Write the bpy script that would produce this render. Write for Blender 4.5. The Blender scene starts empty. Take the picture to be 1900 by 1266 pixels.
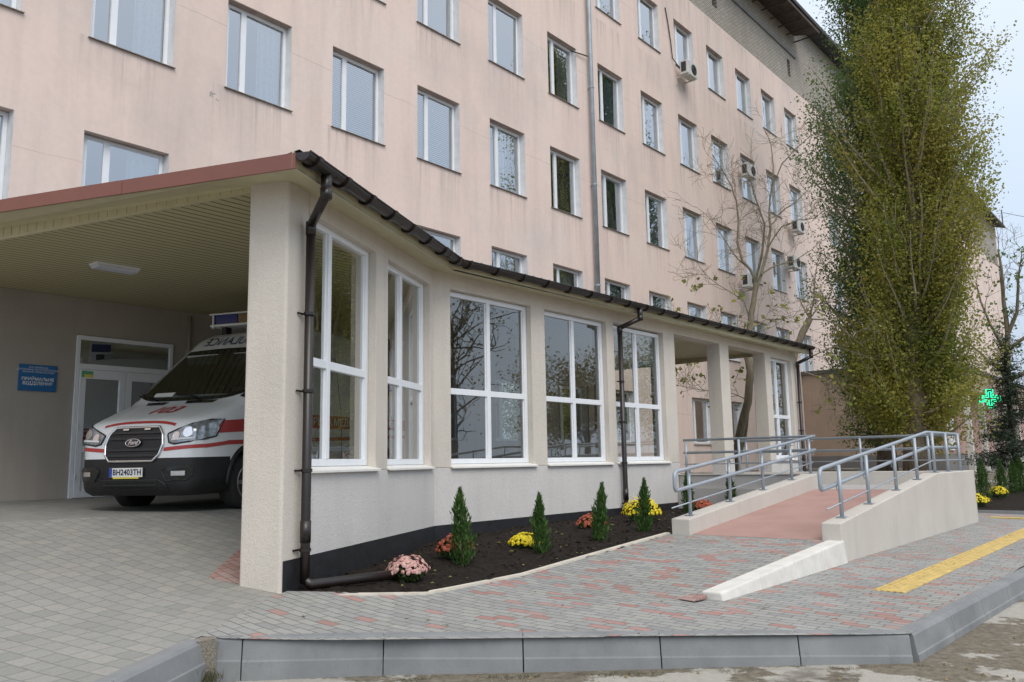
import bpy, bmesh, math, random
import numpy as np
from mathutils import noise as mn
from mathutils import Vector, Matrix
from mathutils.bvhtree import BVHTree

SC = bpy.context.scene
COL = SC.collection
R = math.radians
rnd = random.Random(7)

# ------------------------------------------------------------------ materials
class NT:
    def __init__(s, name):
        s.m = bpy.data.materials.new(name); s.m.use_nodes = True
        s.t = s.m.node_tree; s.t.nodes.clear()
        s.out = s.n('ShaderNodeOutputMaterial')
    def n(s, typ, **kw):
        nd = s.t.nodes.new(typ)
        for k, v in kw.items():
            if k in nd.inputs.keys(): s.set(nd.inputs[k], v)
            else: setattr(nd, k, v)
        return nd
    def set(s, inp, v):
        if hasattr(v, 'links') or isinstance(v, bpy.types.NodeSocket): s.t.links.new(v, inp)
        else: inp.default_value = v
    def math(s, op, a, b=0.0, c=0.0):
        nd = s.t.nodes.new('ShaderNodeMath'); nd.operation = op
        for i, v in enumerate((a, b, c)): s.set(nd.inputs[i], v)
        return nd.outputs[0]
    def noise(s, vec, scale, detail=4, rough=.55):
        nd = s.t.nodes.new('ShaderNodeTexNoise'); nd.inputs['Scale'].default_value = scale
        nd.inputs['Detail'].default_value = detail; nd.inputs['Roughness'].default_value = rough
        if vec is not None: s.t.links.new(vec, nd.inputs['Vector'])
        return nd.outputs['Fac']
    def ramp(s, fac, stops):
        nd = s.t.nodes.new('ShaderNodeValToRGB'); s.t.links.new(fac, nd.inputs[0])
        el = nd.color_ramp.elements
        while len(el) < len(stops): el.new(.5)
        for e, (p, c) in zip(el, stops):
            e.position = p; e.color = (*c, 1) if len(c) == 3 else c
        return nd.outputs[0]
    def mix(s, fac, a, b, typ='MIX'):
        nd = s.t.nodes.new('ShaderNodeMix'); nd.data_type = 'RGBA'; nd.blend_type = typ
        s.set(nd.inputs[0], fac)
        for i, v in ((6, a), (7, b)):
            if isinstance(v, tuple): v = (*v, 1) if len(v) == 3 else v
            s.set(nd.inputs[i], v)
        return nd.outputs[2]
    def vec(s, src='obj', scale=None):
        if src == 'pos': o = s.n('ShaderNodeNewGeometry').outputs['Position']
        else: o = s.n('ShaderNodeTexCoord').outputs['Object']
        if scale:
            mp = s.n('ShaderNodeMapping'); mp.inputs['Scale'].default_value = scale
            s.t.links.new(o, mp.inputs['Vector']); o = mp.outputs[0]
        return o
    def bump(s, h, strength=.3, dist=.01):
        b = s.n('ShaderNodeBump'); b.inputs['Strength'].default_value = strength; b.inputs['Distance'].default_value = dist
        s.t.links.new(h, b.inputs['Height']); return b.outputs[0]
    def pbr(s, color, rough=.7, metal=0, normal=None, spec=.5, coat=0):
        p = s.n('ShaderNodeBsdfPrincipled')
        if isinstance(color, tuple): color = (*color, 1) if len(color) == 3 else color
        s.set(p.inputs['Base Color'], color); s.set(p.inputs['Roughness'], rough)
        p.inputs['Metallic'].default_value = metal; p.inputs['Specular IOR Level'].default_value = spec
        p.inputs['Coat Weight'].default_value = coat
        if normal is not None: s.t.links.new(normal, p.inputs['Normal'])
        s.t.links.new(p.outputs[0], s.out.inputs[0]); s.p = p
        return s.m

def simple(name, c, rough=.6, metal=0, var=.12, vs=6.0, bump=0, bs=80, spec=.5, coat=0):
    k = NT(name); v = k.vec('pos')
    nz = k.noise(v, vs, 5)
    a = tuple(x * (1 - var) for x in c); b = tuple(min(1, x * (1 + var)) for x in c)
    col = k.ramp(nz, [(.3, a), (.7, b)])
    nrm = k.bump(k.noise(v, bs, 3), bump, .01) if bump else None
    return k.pbr(col, rough, metal, nrm, spec, coat)

M = {}
def facade_mat():
    k = NT('pink_render'); v = k.vec('pos')
    big = k.noise(v, .35, 6, .6)
    streak = k.noise(k.vec('pos', (1.6, 1.6, .16)), 1.3, 6, .65)
    fine = k.noise(v, 9, 5)
    c = k.ramp(big, [(.3, (.765, .625, .56)), (.5, (.795, .648, .575)), (.72, (.76, .65, .60))])
    c = k.mix(k.ramp(streak, [(.46, (0, 0, 0)), (.72, (.34, .34, .34))]), c, (.47, .395, .37))
    c = k.mix(k.ramp(fine, [(.35, (.10,) * 3), (.65, (0, 0, 0))]), c, (.40, .33, .30))
    # faint panel seams of the prefabricated wall
    w = k.n('ShaderNodeSeparateXYZ'); k.t.links.new(v, w.inputs[0])
    wob = k.math('MULTIPLY', k.noise(v, 1.2, 3), .10)
    fz = k.math('FRACT', k.math('DIVIDE', k.math('ADD', k.math('ADD', w.outputs[2], .62), wob), 3.53))
    seam = k.math('LESS_THAN', fz, .006)
    c = k.mix(k.math('MULTIPLY', seam, k.math('MULTIPLY', k.noise(v, .8, 2), .55)), c, (.33, .27, .24))
    # run-off streaks under every sill
    fx = k.math('FRACT', k.math('DIVIDE', k.math('ADD', k.math('SUBTRACT', w.outputs[0], 14.86), 268), 2.68))
    inx = k.math('GREATER_THAN', fx, .42)
    dz = k.math('FRACT', k.math('ADD', k.math('DIVIDE', k.math('SUBTRACT', 8.66, w.outputs[2]), 3.53), 20))
    fade = k.math('MAXIMUM', k.math('SUBTRACT', 1.0, k.math('MULTIPLY', dz, 2.6)), 0.0)
    sn = k.noise(k.vec('pos', (5.5, 5.5, .22)), 1.6, 5, .7)
    run = k.math('MULTIPLY', k.math('MULTIPLY', fade, inx), k.ramp(sn, [(.46, (0, 0, 0)), (.70, (.65,) * 3)]))
    c = k.mix(run, c, (.40, .335, .31))
    c = k.mix(k.ramp(k.noise(v, .22, 7, .68), [(.50, (0, 0, 0)), (.66, (.42,) * 3)]), c, (.52, .455, .43))
    # a few dark patches where the paint flaked off
    fl = k.noise(v, 1.7, 7, .7)
    c = k.mix(k.ramp(fl, [(.705, (0, 0, 0)), (.72, (.75,) * 3)]), c, (.27, .25, .23))
    return k.pbr(c, .9, normal=k.bump(k.noise(v, 30, 5), .25, .01), spec=.2)
M['pink'] = facade_mat()
def brick_mat(name, c1, c2, mortar, sx=.25, sy=.085):
    k = NT(name); v = k.vec('pos')
    mp = k.n('ShaderNodeMapping'); mp.inputs['Rotation'].default_value = (R(-90), 0, 0); k.t.links.new(v, mp.inputs[0])
    b = k.n('ShaderNodeTexBrick'); k.t.links.new(mp.outputs[0], b.inputs['Vector'])
    b.inputs['Scale'].default_value = 1; b.inputs['Brick Width'].default_value = sx; b.inputs['Row Height'].default_value = sy
    b.inputs['Mortar Size'].default_value = .018; b.inputs['Color1'].default_value = (*c1, 1); b.inputs['Color2'].default_value = (*c2, 1)
    b.inputs['Mortar'].default_value = (*mortar, 1)
    st = k.noise(k.vec('pos', (1, 1, .25)), .7, 5)
    c = k.mix(k.ramp(st, [(.4, (0, 0, 0)), (.75, (.5,) * 3)]), b.outputs[0], (.27, .23, .19))
    return k.pbr(c, .9, normal=k.bump(b.outputs['Fac'], -.5, .01), spec=.2)
M['attic'] = brick_mat('grey_brick', (.42, .39, .34), (.56, .52, .455), (.21, .19, .17))
def stucco(name, c, s=.7):
    k = NT(name); v = k.vec('pos')
    big = k.noise(v, 1.1, 5); g = k.noise(v, 70, 6, .7); g2 = k.noise(v, 22, 3)
    a = tuple(x * .93 for x in c); b = tuple(min(1, x * 1.05) for x in c)
    col = k.ramp(big, [(.3, a), (.7, b)])
    col = k.mix(k.ramp(g, [(.38, (.20,) * 3), (.55, (0, 0, 0))]), col, tuple(x * .6 for x in c))
    # rain splash grime close to the ground
    w = k.n('ShaderNodeSeparateXYZ'); k.t.links.new(v, w.inputs[0])
    st = k.noise(k.vec('pos', (3, 3, .3)), 2.0, 5)
    col = k.mix(k.ramp(st, [(.5, (0, 0, 0)), (.8, (.22,) * 3)]), col, tuple(x * .62 for x in c))
    h = k.math('ADD', g, k.math('MULTIPLY', g2, .6))
    return k.pbr(col, .92, normal=k.bump(h, s, .012), spec=.15)
M['stucco'] = stucco('cream_roughcast', (.68, .628, .555))
M['stucco_low'] = stucco('pale_roughcast', (.66, .64, .615))
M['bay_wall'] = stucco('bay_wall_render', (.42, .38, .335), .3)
M['concrete_white'] = stucco('pale_concrete', (.585, .555, .505), .25)
M['landing_grey'] = stucco('grey_render', (.42, .41, .40), .3)
M['black_plinth'] = simple('bitumen_black', (.016, .016, .019), .55, var=.4, vs=8, bump=.3, bs=60)
M['pvc'] = simple('white_pvc', (.80, .83, .86), .35, var=.03)
M['reveal'] = simple('whitewashed_reveal', (.66, .67, .68), .85, var=.10, vs=4)
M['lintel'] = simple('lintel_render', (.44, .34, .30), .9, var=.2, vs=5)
M['sill'] = simple('sill_metal', (.25, .22, .19), .5, var=.2)
M['sill_white'] = simple('sill_white', (.78, .77, .73), .45, var=.05)
M['curtain'] = simple('curtain_cloth', (.62, .66, .68), .9, var=.1, vs=14)
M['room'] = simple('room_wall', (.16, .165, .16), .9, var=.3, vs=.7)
M['brown'] = simple('brown_gutter_metal', (.017, .0115, .0095), .36, var=.15, spec=.6)
M['roof_dark'] = simple('dark_roof_sheet', (.030, .024, .022), .45, var=.2)
M['roof_slate'] = simple('weathered_roof', (.055, .055, .05), .8, var=.35, vs=3)
M['fascia'] = simple('red_brown_sheet', (.215, .083, .064), .45, var=.06, vs=2)
M['steel'] = simple('painted_grey_steel', (.36, .41, .46), .38, metal=.25, var=.06, spec=.5)
M['galv'] = simple('galvanised_pipe', (.33, .38, .42), .5, metal=.3, var=.18, vs=3)
M['kerb'] = None
def soffit_mat():
    k = NT('slatted_soffit'); v = k.vec('pos')
    w = k.n('ShaderNodeSeparateXYZ'); k.t.links.new(v, w.inputs[0])
    f = k.math('FRACT', k.math('DIVIDE', w.outputs[1], .135))
    gro = k.math('LESS_THAN', f, .22)
    c = k.mix(gro, (.58, .53, .31), (.14, .122, .065))
    c = k.mix(k.math('MULTIPLY', k.noise(v, 3, 3), .2), c, (.33, .29, .17))
    return k.pbr(c, .45, normal=k.bump(gro, -.6, .02))
M['soffit'] = soffit_mat()
M['soffit_plain'] = simple('cream_soffit', (.56, .51, .33), .45, var=.06)
def deck():
    k = NT('red_ramp_screed'); v = k.vec('pos')
    c = k.ramp(k.noise(v, 1.6, 6), [(.3, (.36, .215, .185)), (.7, (.43, .275, .24))])
    c = k.mix(k.ramp(k.noise(v, 60, 3), [(.45, (0, 0, 0)), (.7, (.25,) * 3)]), c, (.25, .15, .13))
    return k.pbr(c, .8, normal=k.bump(k.noise(v, 90, 3), .3, .006))
M['deck'] = deck()
def paver(name, tw, th, red, rot=0.0, tones=None):
    tones = tones or [(.265, .275, .27), (.335, .34, .33), (.37, .37, .35), (.295, .305, .30)]
    k = NT(name); v = k.vec('pos')
    mp = k.n('ShaderNodeMapping'); mp.inputs['Rotation'].default_value = (0, 0, rot); k.t.links.new(v, mp.inputs[0])
    s = k.n('ShaderNodeSeparateXYZ'); k.t.links.new(mp.outputs[0], s.inputs[0])
    wob = k.math('MULTIPLY', k.math('SUBTRACT', k.noise(v, 3.0, 2), .5), .012)
    row = k.math('DIVIDE', k.math('ADD', s.outputs[0], wob), th); ri = k.math('FLOOR', row); rf = k.math('FRACT', row)
    off = k.math('MULTIPLY', k.math('FRACT', k.math('MULTIPLY', ri, .5)), 1.0)
    jit = k.n('ShaderNodeTexWhiteNoise'); jit.noise_dimensions = '1D'; k.t.links.new(ri, jit.inputs['W'])
    cu = k.math('ADD', k.math('ADD', k.math('DIVIDE', s.outputs[1], tw), off), k.math('MULTIPLY', jit.outputs['Value'], .25))
    ci = k.math('FLOOR', cu); cf = k.math('FRACT', cu)
    wn = k.n('ShaderNodeTexWhiteNoise'); wn.noise_dimensions = '2D'
    cmb = k.n('ShaderNodeCombineXYZ'); k.t.links.new(ri, cmb.inputs[0]); k.t.links.new(ci, cmb.inputs[1]); k.t.links.new(cmb.outputs[0], wn.inputs['Vector'])
    sep = k.n('ShaderNodeSeparateColor'); k.t.links.new(wn.outputs['Color'], sep.inputs[0])
    c = k.ramp(sep.outputs[0], [(0, tones[0]), (.35, tones[1]), (.7, tones[2]), (1, tones[3])])
    if red:
        isr = k.math('GREATER_THAN', sep.outputs[1], 1 - red)
        redc = k.ramp(sep.outputs[2], [(0, (.36, .185, .16)), (.5, (.43, .235, .21)), (1, (.41, .28, .255))])
        c = k.mix(isr, c, redc)
    c = k.mix(k.ramp(k.noise(v, .55, 6, .6), [(.35, (.30,) * 3), (.6, (0, 0, 0))]), c, (.24, .225, .19))
    c = k.mix(k.ramp(k.noise(v, 45, 4, .7), [(.40, (.30,) * 3), (.6, (0, 0, 0))]), c, (.20, .20, .19))
    jr = .006 / th; jc = .005 / tw
    m = k.math('MAXIMUM', k.math('MAXIMUM', k.math('LESS_THAN', rf, jr), k.math('GREATER_THAN', rf, 1 - jr)),
               k.math('MAXIMUM', k.math('LESS_THAN', cf, jc), k.math('GREATER_THAN', cf, 1 - jc)))
    mm = k.math('MULTIPLY', m, k.math('ADD', .35, k.math('MULTIPLY', k.noise(v, 5, 2), .6)))
    c = k.mix(k.math('MULTIPLY', mm, 1.0 if red else .62), c, (.075, .072, .062))
    h = k.math('SUBTRACT', k.math('ADD', k.math('MULTIPLY', sep.outputs[1], .25), k.math('MULTIPLY', k.noise(v, 80, 3), .2)), m)
    return k.pbr(c, .85, normal=k.bump(h, .5, .008), spec=.3)
M['paver_red'] = paver('speckled_pavers', .20, .10, .155)
M['paver_grey'] = paver('grey_driveway_pavers', .16, .155, 0, rot=R(-15), tones=[(.265, .27, .25), (.305, .305, .285), (.34, .33, .30), (.285, .29, .275)])
M['paver_allred'] = paver('red_border_pavers', .20, .10, 1.0)
def road_mat():
    k = NT('sandy_road'); v = k.vec('pos')
    n1 = k.noise(v, .9, 7, .62); n2 = k.noise(v, 14, 6, .65); n3 = k.noise(v, 120, 3)
    sand = k.ramp(n2, [(.3, (.10, .085, .062)), (.5, (.165, .143, .108)), (.72, (.24, .215, .17))])
    slab = k.ramp(n2, [(.3, (.34, .325, .285)), (.7, (.43, .415, .37))])
    c = k.mix(k.ramp(n1, [(.545, (0, 0, 0)), (.565, (1, 1, 1))]), sand, slab)
    wet = k.noise(v, 1.4, 5)
    c = k.mix(k.ramp(wet, [(.56, (0, 0, 0)), (.66, (.75,) * 3)]), c, (.095, .083, .07))
    c = k.mix(k.ramp(n3, [(.55, (0, 0, 0)), (.75, (.45,) * 3)]), c, (.42, .40, .35))
    h = k.math('ADD', n2, k.math('MULTIPLY', n3, .4))
    return k.pbr(c, .9, normal=k.bump(h, .7, .02), spec=.25)
M['road'] = road_mat()
def soil_mat():
    k = NT('dark_soil'); v = k.vec('pos')
    c = k.ramp(k.noise(v, 16, 6, .7), [(.3, (.012, .009, .007)), (.6, (.034, .027, .022)), (.8, (.075, .060, .048))])
    return k.pbr(c, .95, normal=k.bump(k.noise(v, 28, 6, .7), 1.0, .04), spec=.15)
M['soil'] = soil_mat()
def kerb_mat():
    k = NT('grey_kerb_concrete'); v = k.vec('pos')
    c = k.ramp(k.noise(v, 2.6, 6), [(.3, (.195, .205, .21)), (.7, (.27, .28, .285))])
    c = k.mix(k.ramp(k.noise(k.vec('pos', (2, 2, .7)), 3, 6, .7), [(.55, (0, 0, 0)), (.75, (.5,) * 3)]), c, (.14, .14, .135))
    c = k.mix(k.ramp(k.noise(v, 130, 2), [(.6, (0, 0, 0)), (.72, (.35,) * 3)]), c, (.12, .12, .12))
    return k.pbr(c, .85, normal=k.bump(k.noise(v, 60, 4), .25, .006), spec=.3)
M['kerb'] = kerb_mat()
M['edging'] = simple('pale_edging', (.60, .55, .47), .85, var=.15, vs=7, bump=.2)
M['whiteblock'] = simple('whitewashed_block', (.66, .645, .60), .8, var=.09, vs=6, bump=.2)
M['tactile'] = simple('yellow_tactile', (.55, .405, .14), .75, var=.22, vs=9, bump=.2)
M['grass'] = simple('weed_green', (.07, .075, .03), .9, var=.4, vs=40)
M['dirt'] = simple('gap_gravel', (.21, .19, .155), .95, var=.5, vs=60, bump=.6)

def glass(name, tint=(.90, .94, .93), base=.12, rough=.012, wob=.0, gain=1.25):
    k = NT(name)
    fr = k.n('ShaderNodeFresnel'); fr.inputs['IOR'].default_value = 1.5
    f = k.math('MINIMUM', k.math('ADD', base, k.math('MULTIPLY', fr.outputs[0], gain)), 1.0)
    tr = k.n('ShaderNodeBsdfTransparent'); tr.inputs[0].default_value = (*tint, 1)
    gl = k.n('ShaderNodeBsdfGlossy'); gl.inputs['Roughness'].default_value = rough; gl.inputs[0].default_value = (.93, .96, .98, 1)
    if wob:
        k.t.links.new(k.bump(k.noise(k.vec('pos', (1, 1, 1.4)), 2.6, 2), wob, .02), gl.inputs['Normal'])
    mx = k.n('ShaderNodeMixShader'); k.set(mx.inputs[0], f)
    k.t.links.new(tr.outputs[0], mx.inputs[1]); k.t.links.new(gl.outputs[0], mx.inputs[2])
    k.t.links.new(mx.outputs[0], k.out.inputs[0]); return k.m
M['glass'] = glass('pavilion_glass', (.93, .95, .92), .11, wob=.014, gain=2.0)
M['glass_far'] = glass('window_glass', (.80, .87, .89), .42, wob=.012)
M['glass_dark'] = simple('dark_vehicle_glass', (.008, .010, .011), .05, var=.1, spec=.6)
def leaf_mat(name, cols, clump=.6, trans=.25):
    k = NT(name)
    g = k.n('ShaderNodeNewGeometry'); r = g.outputs['Random Per Island']
    cl = k.noise(g.outputs['Position'], clump, 3)
    f = k.math('ADD', k.math('MULTIPLY', r, .45), k.math('MULTIPLY', k.math('SUBTRACT', cl, .22), 1.0))
    n = len(cols)
    c = k.ramp(f, [(i / (n - 1) * .8 + .1, cc) for i, cc in enumerate(cols)])
    d = k.n('ShaderNodeBsdfPrincipled'); k.t.links.new(c, d.inputs['Base Color']); d.inputs['Roughness'].default_value = .5; d.inputs['Specular IOR Level'].default_value = .35
    t = k.n('ShaderNodeBsdfTranslucent'); k.t.links.new(c, t.inputs[0])
    mx = k.n('ShaderNodeMixShader'); mx.inputs[0].default_value = trans
    k.t.links.new(d.outputs[0], mx.inputs[1]); k.t.links.new(t.outputs[0], mx.inputs[2]); k.t.links.new(mx.outputs[0], k.out.inputs[0])
    return k.m
M['leaf_yellow'] = leaf_mat('poplar_leaves_turning', [(.16, .22, .045), (.26, .29, .06), (.38, .355, .075), (.47, .40, .10)], .5, .55)
M['leaf_green'] = leaf_mat('poplar_leaves_green', [(.065, .14, .055), (.10, .195, .07), (.16, .245, .075), (.27, .29, .08)], .5, .5)
M['leaf_pale'] = leaf_mat('young_leaves', [(.16, .20, .05), (.25, .26, .06), (.33, .28, .07)], 1.5)
M['leaf_thuja'] = leaf_mat('thuja_sprays', [(.030, .075, .018), (.06, .13, .03), (.11, .19, .045)], 7)
M['leaf_conifer'] = leaf_mat('conifer_needles', [(.014, .030, .016), (.028, .050, .026), (.050, .072, .038)], 2, .1)
M['leaf_mum'] = leaf_mat('mum_foliage', [(.03, .06, .02), (.06, .10, .03), (.10, .14, .05)], 9)
M['leaf_hedge'] = leaf_mat('roadside_leaves', [(.14, .15, .06), (.22, .20, .08), (.29, .25, .11)], .5, .45)
M['mum_pink'] = leaf_mat('pink_petals', [(.50, .24, .21), (.62, .36, .32), (.72, .50, .44)], 20, .15)
M['mum_yellow'] = leaf_mat('yellow_petals', [(.70, .50, .01), (.82, .66, .015), (.86, .74, .04)], 20, .15)
M['mum_red'] = leaf_mat('red_petals', [(.30, .05, .025), (.45, .10, .05), (.52, .17, .10)], 20, .15)
def bark(name, a, b, s=5):
    k = NT(name); v = k.vec('pos', (4, 4, .6))
    n = k.noise(v, s, 6, .7)
    return k.pbr(k.ramp(n, [(.3, a), (.7, b)]), .95, normal=k.bump(n, .9, .03), spec=.15)
M['bark_poplar'] = bark('poplar_bark', (.10, .080, .060), (.27, .225, .175), 4)
M['bark_bare'] = bark('olive_bark', (.14, .12, .085), (.30, .265, .19), 5)
M['bark_pale'] = bark('pale_poplar_bark', (.22, .19, .14), (.42, .37, .29), 5)
M['bark_dark'] = bark('dark_bark', (.035, .030, .026), (.09, .075, .062), 5)
M['van_white'] = simple('van_white_paint', (.74, .77, .79), .22, var=.02, coat=.6)
M['van_black'] = simple('van_black_plastic', (.010, .010, .011), .5, var=.2)
M['van_red'] = simple('van_red_film', (.42, .045, .042), .3, var=.04)
M['navy_text'] = simple('navy_lettering', (.018, .028, .08), .4, var=.05)
M['red_text'] = simple('red_lettering', (.42, .03, .035), .4, var=.05)
M['white_text'] = simple('white_lettering', (.75, .76, .76), .5, var=.03)
M['chrome'] = simple('chrome', (.72, .73, .75), .12, metal=1, var=.03)
M['lamp_clear'] = simple('headlamp_lens', (.30, .33, .36), .12, metal=.55, var=.45, vs=22)
M['tyre'] = simple('tyre_rubber', (.028, .027, .026), .85, var=.3, vs=30)
M['alloy'] = simple('grey_alloy', (.36, .37, .38), .35, metal=.7, var=.08)
M['amber_beacon'] = simple('beacon_amber', (.20, .13, .05), .2, var=.1)
M['blue_beacon'] = simple('beacon_blue', (.008, .020, .16), .15, var=.1, spec=.7)
M['plate'] = simple('plate_white', (.78, .78, .74), .4, var=.02)
M['plate_blue'] = simple('plate_blue', (.02, .06, .35), .4, var=.05)
M['plate_yellow'] = simple('plate_yellow', (.75, .62, .08), .4, var=.05)
M['sign_blue'] = simple('sign_blue', (.010, .125, .33), .4, var=.04)
M['emblem_yellow'] = simple('emblem_yellow', (.62, .52, .10), .4, var=.04)
M['emblem_blue'] = simple('emblem_blue', (.02, .085, .36), .4, var=.04)
M['sticker_green'] = simple('sticker_green', (.12, .42, .22), .4, var=.05)
M['ac_white'] = simple('ac_casing', (.56, .56, .53), .5, var=.08)
M['ac_dark'] = simple('ac_grille', (.035, .035, .035), .6, var=.2)
M['annex'] = stucco('annex_render', (.47, .36, .28), .2)
M['annex_pink'] = stucco('annex_pink', (.50, .33, .30), .2)
M['annex_grey'] = stucco('annex_base_grey', (.23, .225, .22), .2)
M['annex_cap'] = simple('parapet_cap', (.12, .115, .105), .8, var=.2)
M['lampshade'] = simple('lamp_diffuser', (.62, .63, .72), .4, var=.02)
M['cable'] = simple('black_cable', (.02, .02, .02), .6)
def emis(name, c, s):
    k = NT(name); e = k.n('ShaderNodeEmission'); e.inputs[0].default_value = (*c, 1); e.inputs[1].default_value = s
    k.t.links.new(e.outputs[0], k.out.inputs[0]); return k.m
M['neon'] = emis('green_neon', (.03, 1.0, .42), 2.4)

# ------------------------------------------------------------------ mesh helpers
ORG = {}
def fin(o, parent):
    COL.objects.link(o)
    if parent: o.parent = parent
    return o
class MB:
    def __init__(s): s.v = []; s.f = []
    def add(s, vs, fs):
        n = len(s.v); s.v += [tuple(p) for p in vs]; s.f += [tuple(i + n for i in f) for f in fs]; return s
    def poly(s, pts): return s.add(pts, [tuple(range(len(pts)))])
    def box(s, a, b):
        x0, y0, z0 = a; x1, y1, z1 = b
        return s.hexa([(x0, y0, z0), (x1, y0, z0), (x1, y1, z0), (x0, y1, z0), (x0, y0, z1), (x1, y0, z1), (x1, y1, z1), (x0, y1, z1)])
    def hexa(s, p): return s.add(p, [(3, 2, 1, 0), (4, 5, 6, 7), (0, 1, 5, 4), (1, 2, 6, 5), (2, 3, 7, 6), (3, 0, 4, 7)])
    def prism(s, pts, z0, z1):
        n = len(pts)
        zf0 = z0 if callable(z0) else (lambda x, y: z0); zf1 = z1 if callable(z1) else (lambda x, y: z1)
        vs = [(x, y, zf0(x, y)) for x, y in pts] + [(x, y, zf1(x, y)) for x, y in pts]
        return s.add(vs, [tuple(reversed(range(n))), tuple(range(n, 2 * n))] + [(i, (i + 1) % n, n + (i + 1) % n, n + i) for i in range(n)])
    def extr(s, pts3, d):
        n = len(pts3); d = Vector(d)
        vs = [Vector(p) for p in pts3]; vs += [p + d for p in vs]
        return s.add(vs, [tuple(reversed(range(n))), tuple(range(n, 2 * n))] + [(i, (i + 1) % n, n + (i + 1) % n, n + i) for i in range(n)])
    def tube(s, pts, r, seg=10, cap=True, closed=False):
        pts = [Vector(p) for p in pts]; n = len(pts); rs = r if isinstance(r, (list, tuple)) else [r] * n
        up = None; base = len(s.v)
        for i, p in enumerate(pts):
            a = pts[max(0, i - 1)]; b = pts[min(n - 1, i + 1)]
            if closed: a = pts[i - 1]; b = pts[(i + 1) % n]
            t = (b - a); t = t.normalized() if t.length > 1e-9 else Vector((0, 0, 1))
            if up is None: up = Vector((0, 0, 1)) if abs(t.z) < .9 else Vector((1, 0, 0))
            x = t.cross(up);
            if x.length < 1e-6: up = Vector((1, 0, 0)) if abs(t.x) < .9 else Vector((0, 1, 0)); x = t.cross(up)
            x.normalize(); y = x.cross(t).normalized(); up = y
            for j in range(seg):
                a_ = 2 * math.pi * j / seg
                s.v.append(tuple(p + (x * math.cos(a_) + y * math.sin(a_)) * rs[i]))
        m = n if closed else n - 1
        for i in range(m):
            i2 = (i + 1) % n
            for j in range(seg):
                j2 = (j + 1) % seg
                s.f.append((base + i * seg + j, base + i * seg + j2, base + i2 * seg + j2, base + i2 * seg + j))
        if cap and not closed:
            s.f.append(tuple(base + j for j in reversed(range(seg)))); s.f.append(tuple(base + (n - 1) * seg + j for j in range(seg)))
        return s
    def lathe(s, c, axis, prof, seg=24):
        ax = Vector(axis).normalized(); u = ax.orthogonal().normalized(); w = ax.cross(u); c = Vector(c); b = len(s.v); n = len(prof)
        for (d, r) in prof:
            for j in range(seg):
                a = 2 * math.pi * j / seg; s.v.append(tuple(c + ax * d + (u * math.cos(a) + w * math.sin(a)) * r))
        for i in range(n - 1):
            for j in range(seg):
                j2 = (j + 1) % seg; s.f.append((b + i * seg + j, b + i * seg + j2, b + (i + 1) * seg + j2, b + (i + 1) * seg + j))
        s.f.append(tuple(b + j for j in reversed(range(seg)))); s.f.append(tuple(b + (n - 1) * seg + j for j in range(seg)))
        return s
    def build(s, name, mat, parent=None, smooth=False, bevel=0, origin=None, seg=2, local=False, normals=True):
        me = bpy.data.meshes.new(name)
        o0 = Vector((0, 0, 0)) if local else Vector(origin) if origin is not None else ORG.get(parent.name, Vector((0, 0, 0))) if parent else Vector((0, 0, 0))
        me.from_pydata([tuple(Vector(p) - o0) for p in s.v], [], s.f)
        if normals:
            bm = bmesh.new(); bm.from_mesh(me); bmesh.ops.recalc_face_normals(bm, faces=bm.faces); bm.to_mesh(me); bm.free()
        mats = mat if isinstance(mat, list) else [mat]
        for m in mats: me.materials.append(m)
        if smooth: me.shade_smooth() if hasattr(me, 'shade_smooth') else [setattr(p, 'use_smooth', True) for p in me.polygons]
        o = bpy.data.objects.new(name, me)
        if parent is None: o.location = o0
        fin(o, parent)
        ORG[o.name] = ORG.get(parent.name, Vector((0, 0, 0))) if parent else o0
        if bevel:
            md = o.modifiers.new('bevel', 'BEVEL'); md.width = bevel; md.segments = seg; md.limit_method = 'ANGLE'; md.angle_limit = R(40)
        return o
def tag(o, label=None, cat=None, group=None, kind=None):
    if label: o['label'] = label
    if cat: o['category'] = cat
    if group: o['group'] = group
    if kind: o['kind'] = kind
    return o
def thing(name, loc, label, cat, group=None, rz=0, ry=0):
    o = bpy.data.objects.new(name, None); COL.objects.link(o); o.location = loc; o.rotation_euler = (0, ry, rz)
    o.empty_display_size = .2
    ORG[o.name] = Vector(loc)
    return tag(o, label, cat, group)
def copy_tree(o, parent=None):
    c = o.copy(); COL.objects.link(c); c.parent = parent
    ORG[c.name] = ORG.get(o.name, Vector((0, 0, 0)))
    for ch in list(o.children): copy_tree(ch, c)
    return c
def text_faces(txt, size=1.0, shear=0, align='CENTER', space=1.0, line=1.0, bold=0):
    cu = bpy.data.curves.new('lettering', 'FONT'); cu.body = txt; cu.size = size; cu.shear = shear; cu.align_x = align; cu.align_y = 'CENTER'
    cu.space_character = space; cu.space_line = line; cu.offset = bold; cu.resolution_u = 3
    o = bpy.data.objects.new('lettering', cu); COL.objects.link(o)
    dg = bpy.context.evaluated_depsgraph_get(); me = bpy.data.meshes.new_from_object(o.evaluated_get(dg))
    vs = [tuple(v.co) for v in me.vertices]; fs = [tuple(p.vertices) for p in me.polygons]
    bpy.data.objects.remove(o); bpy.data.curves.remove(cu); bpy.data.meshes.remove(me)
    return vs, fs

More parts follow.
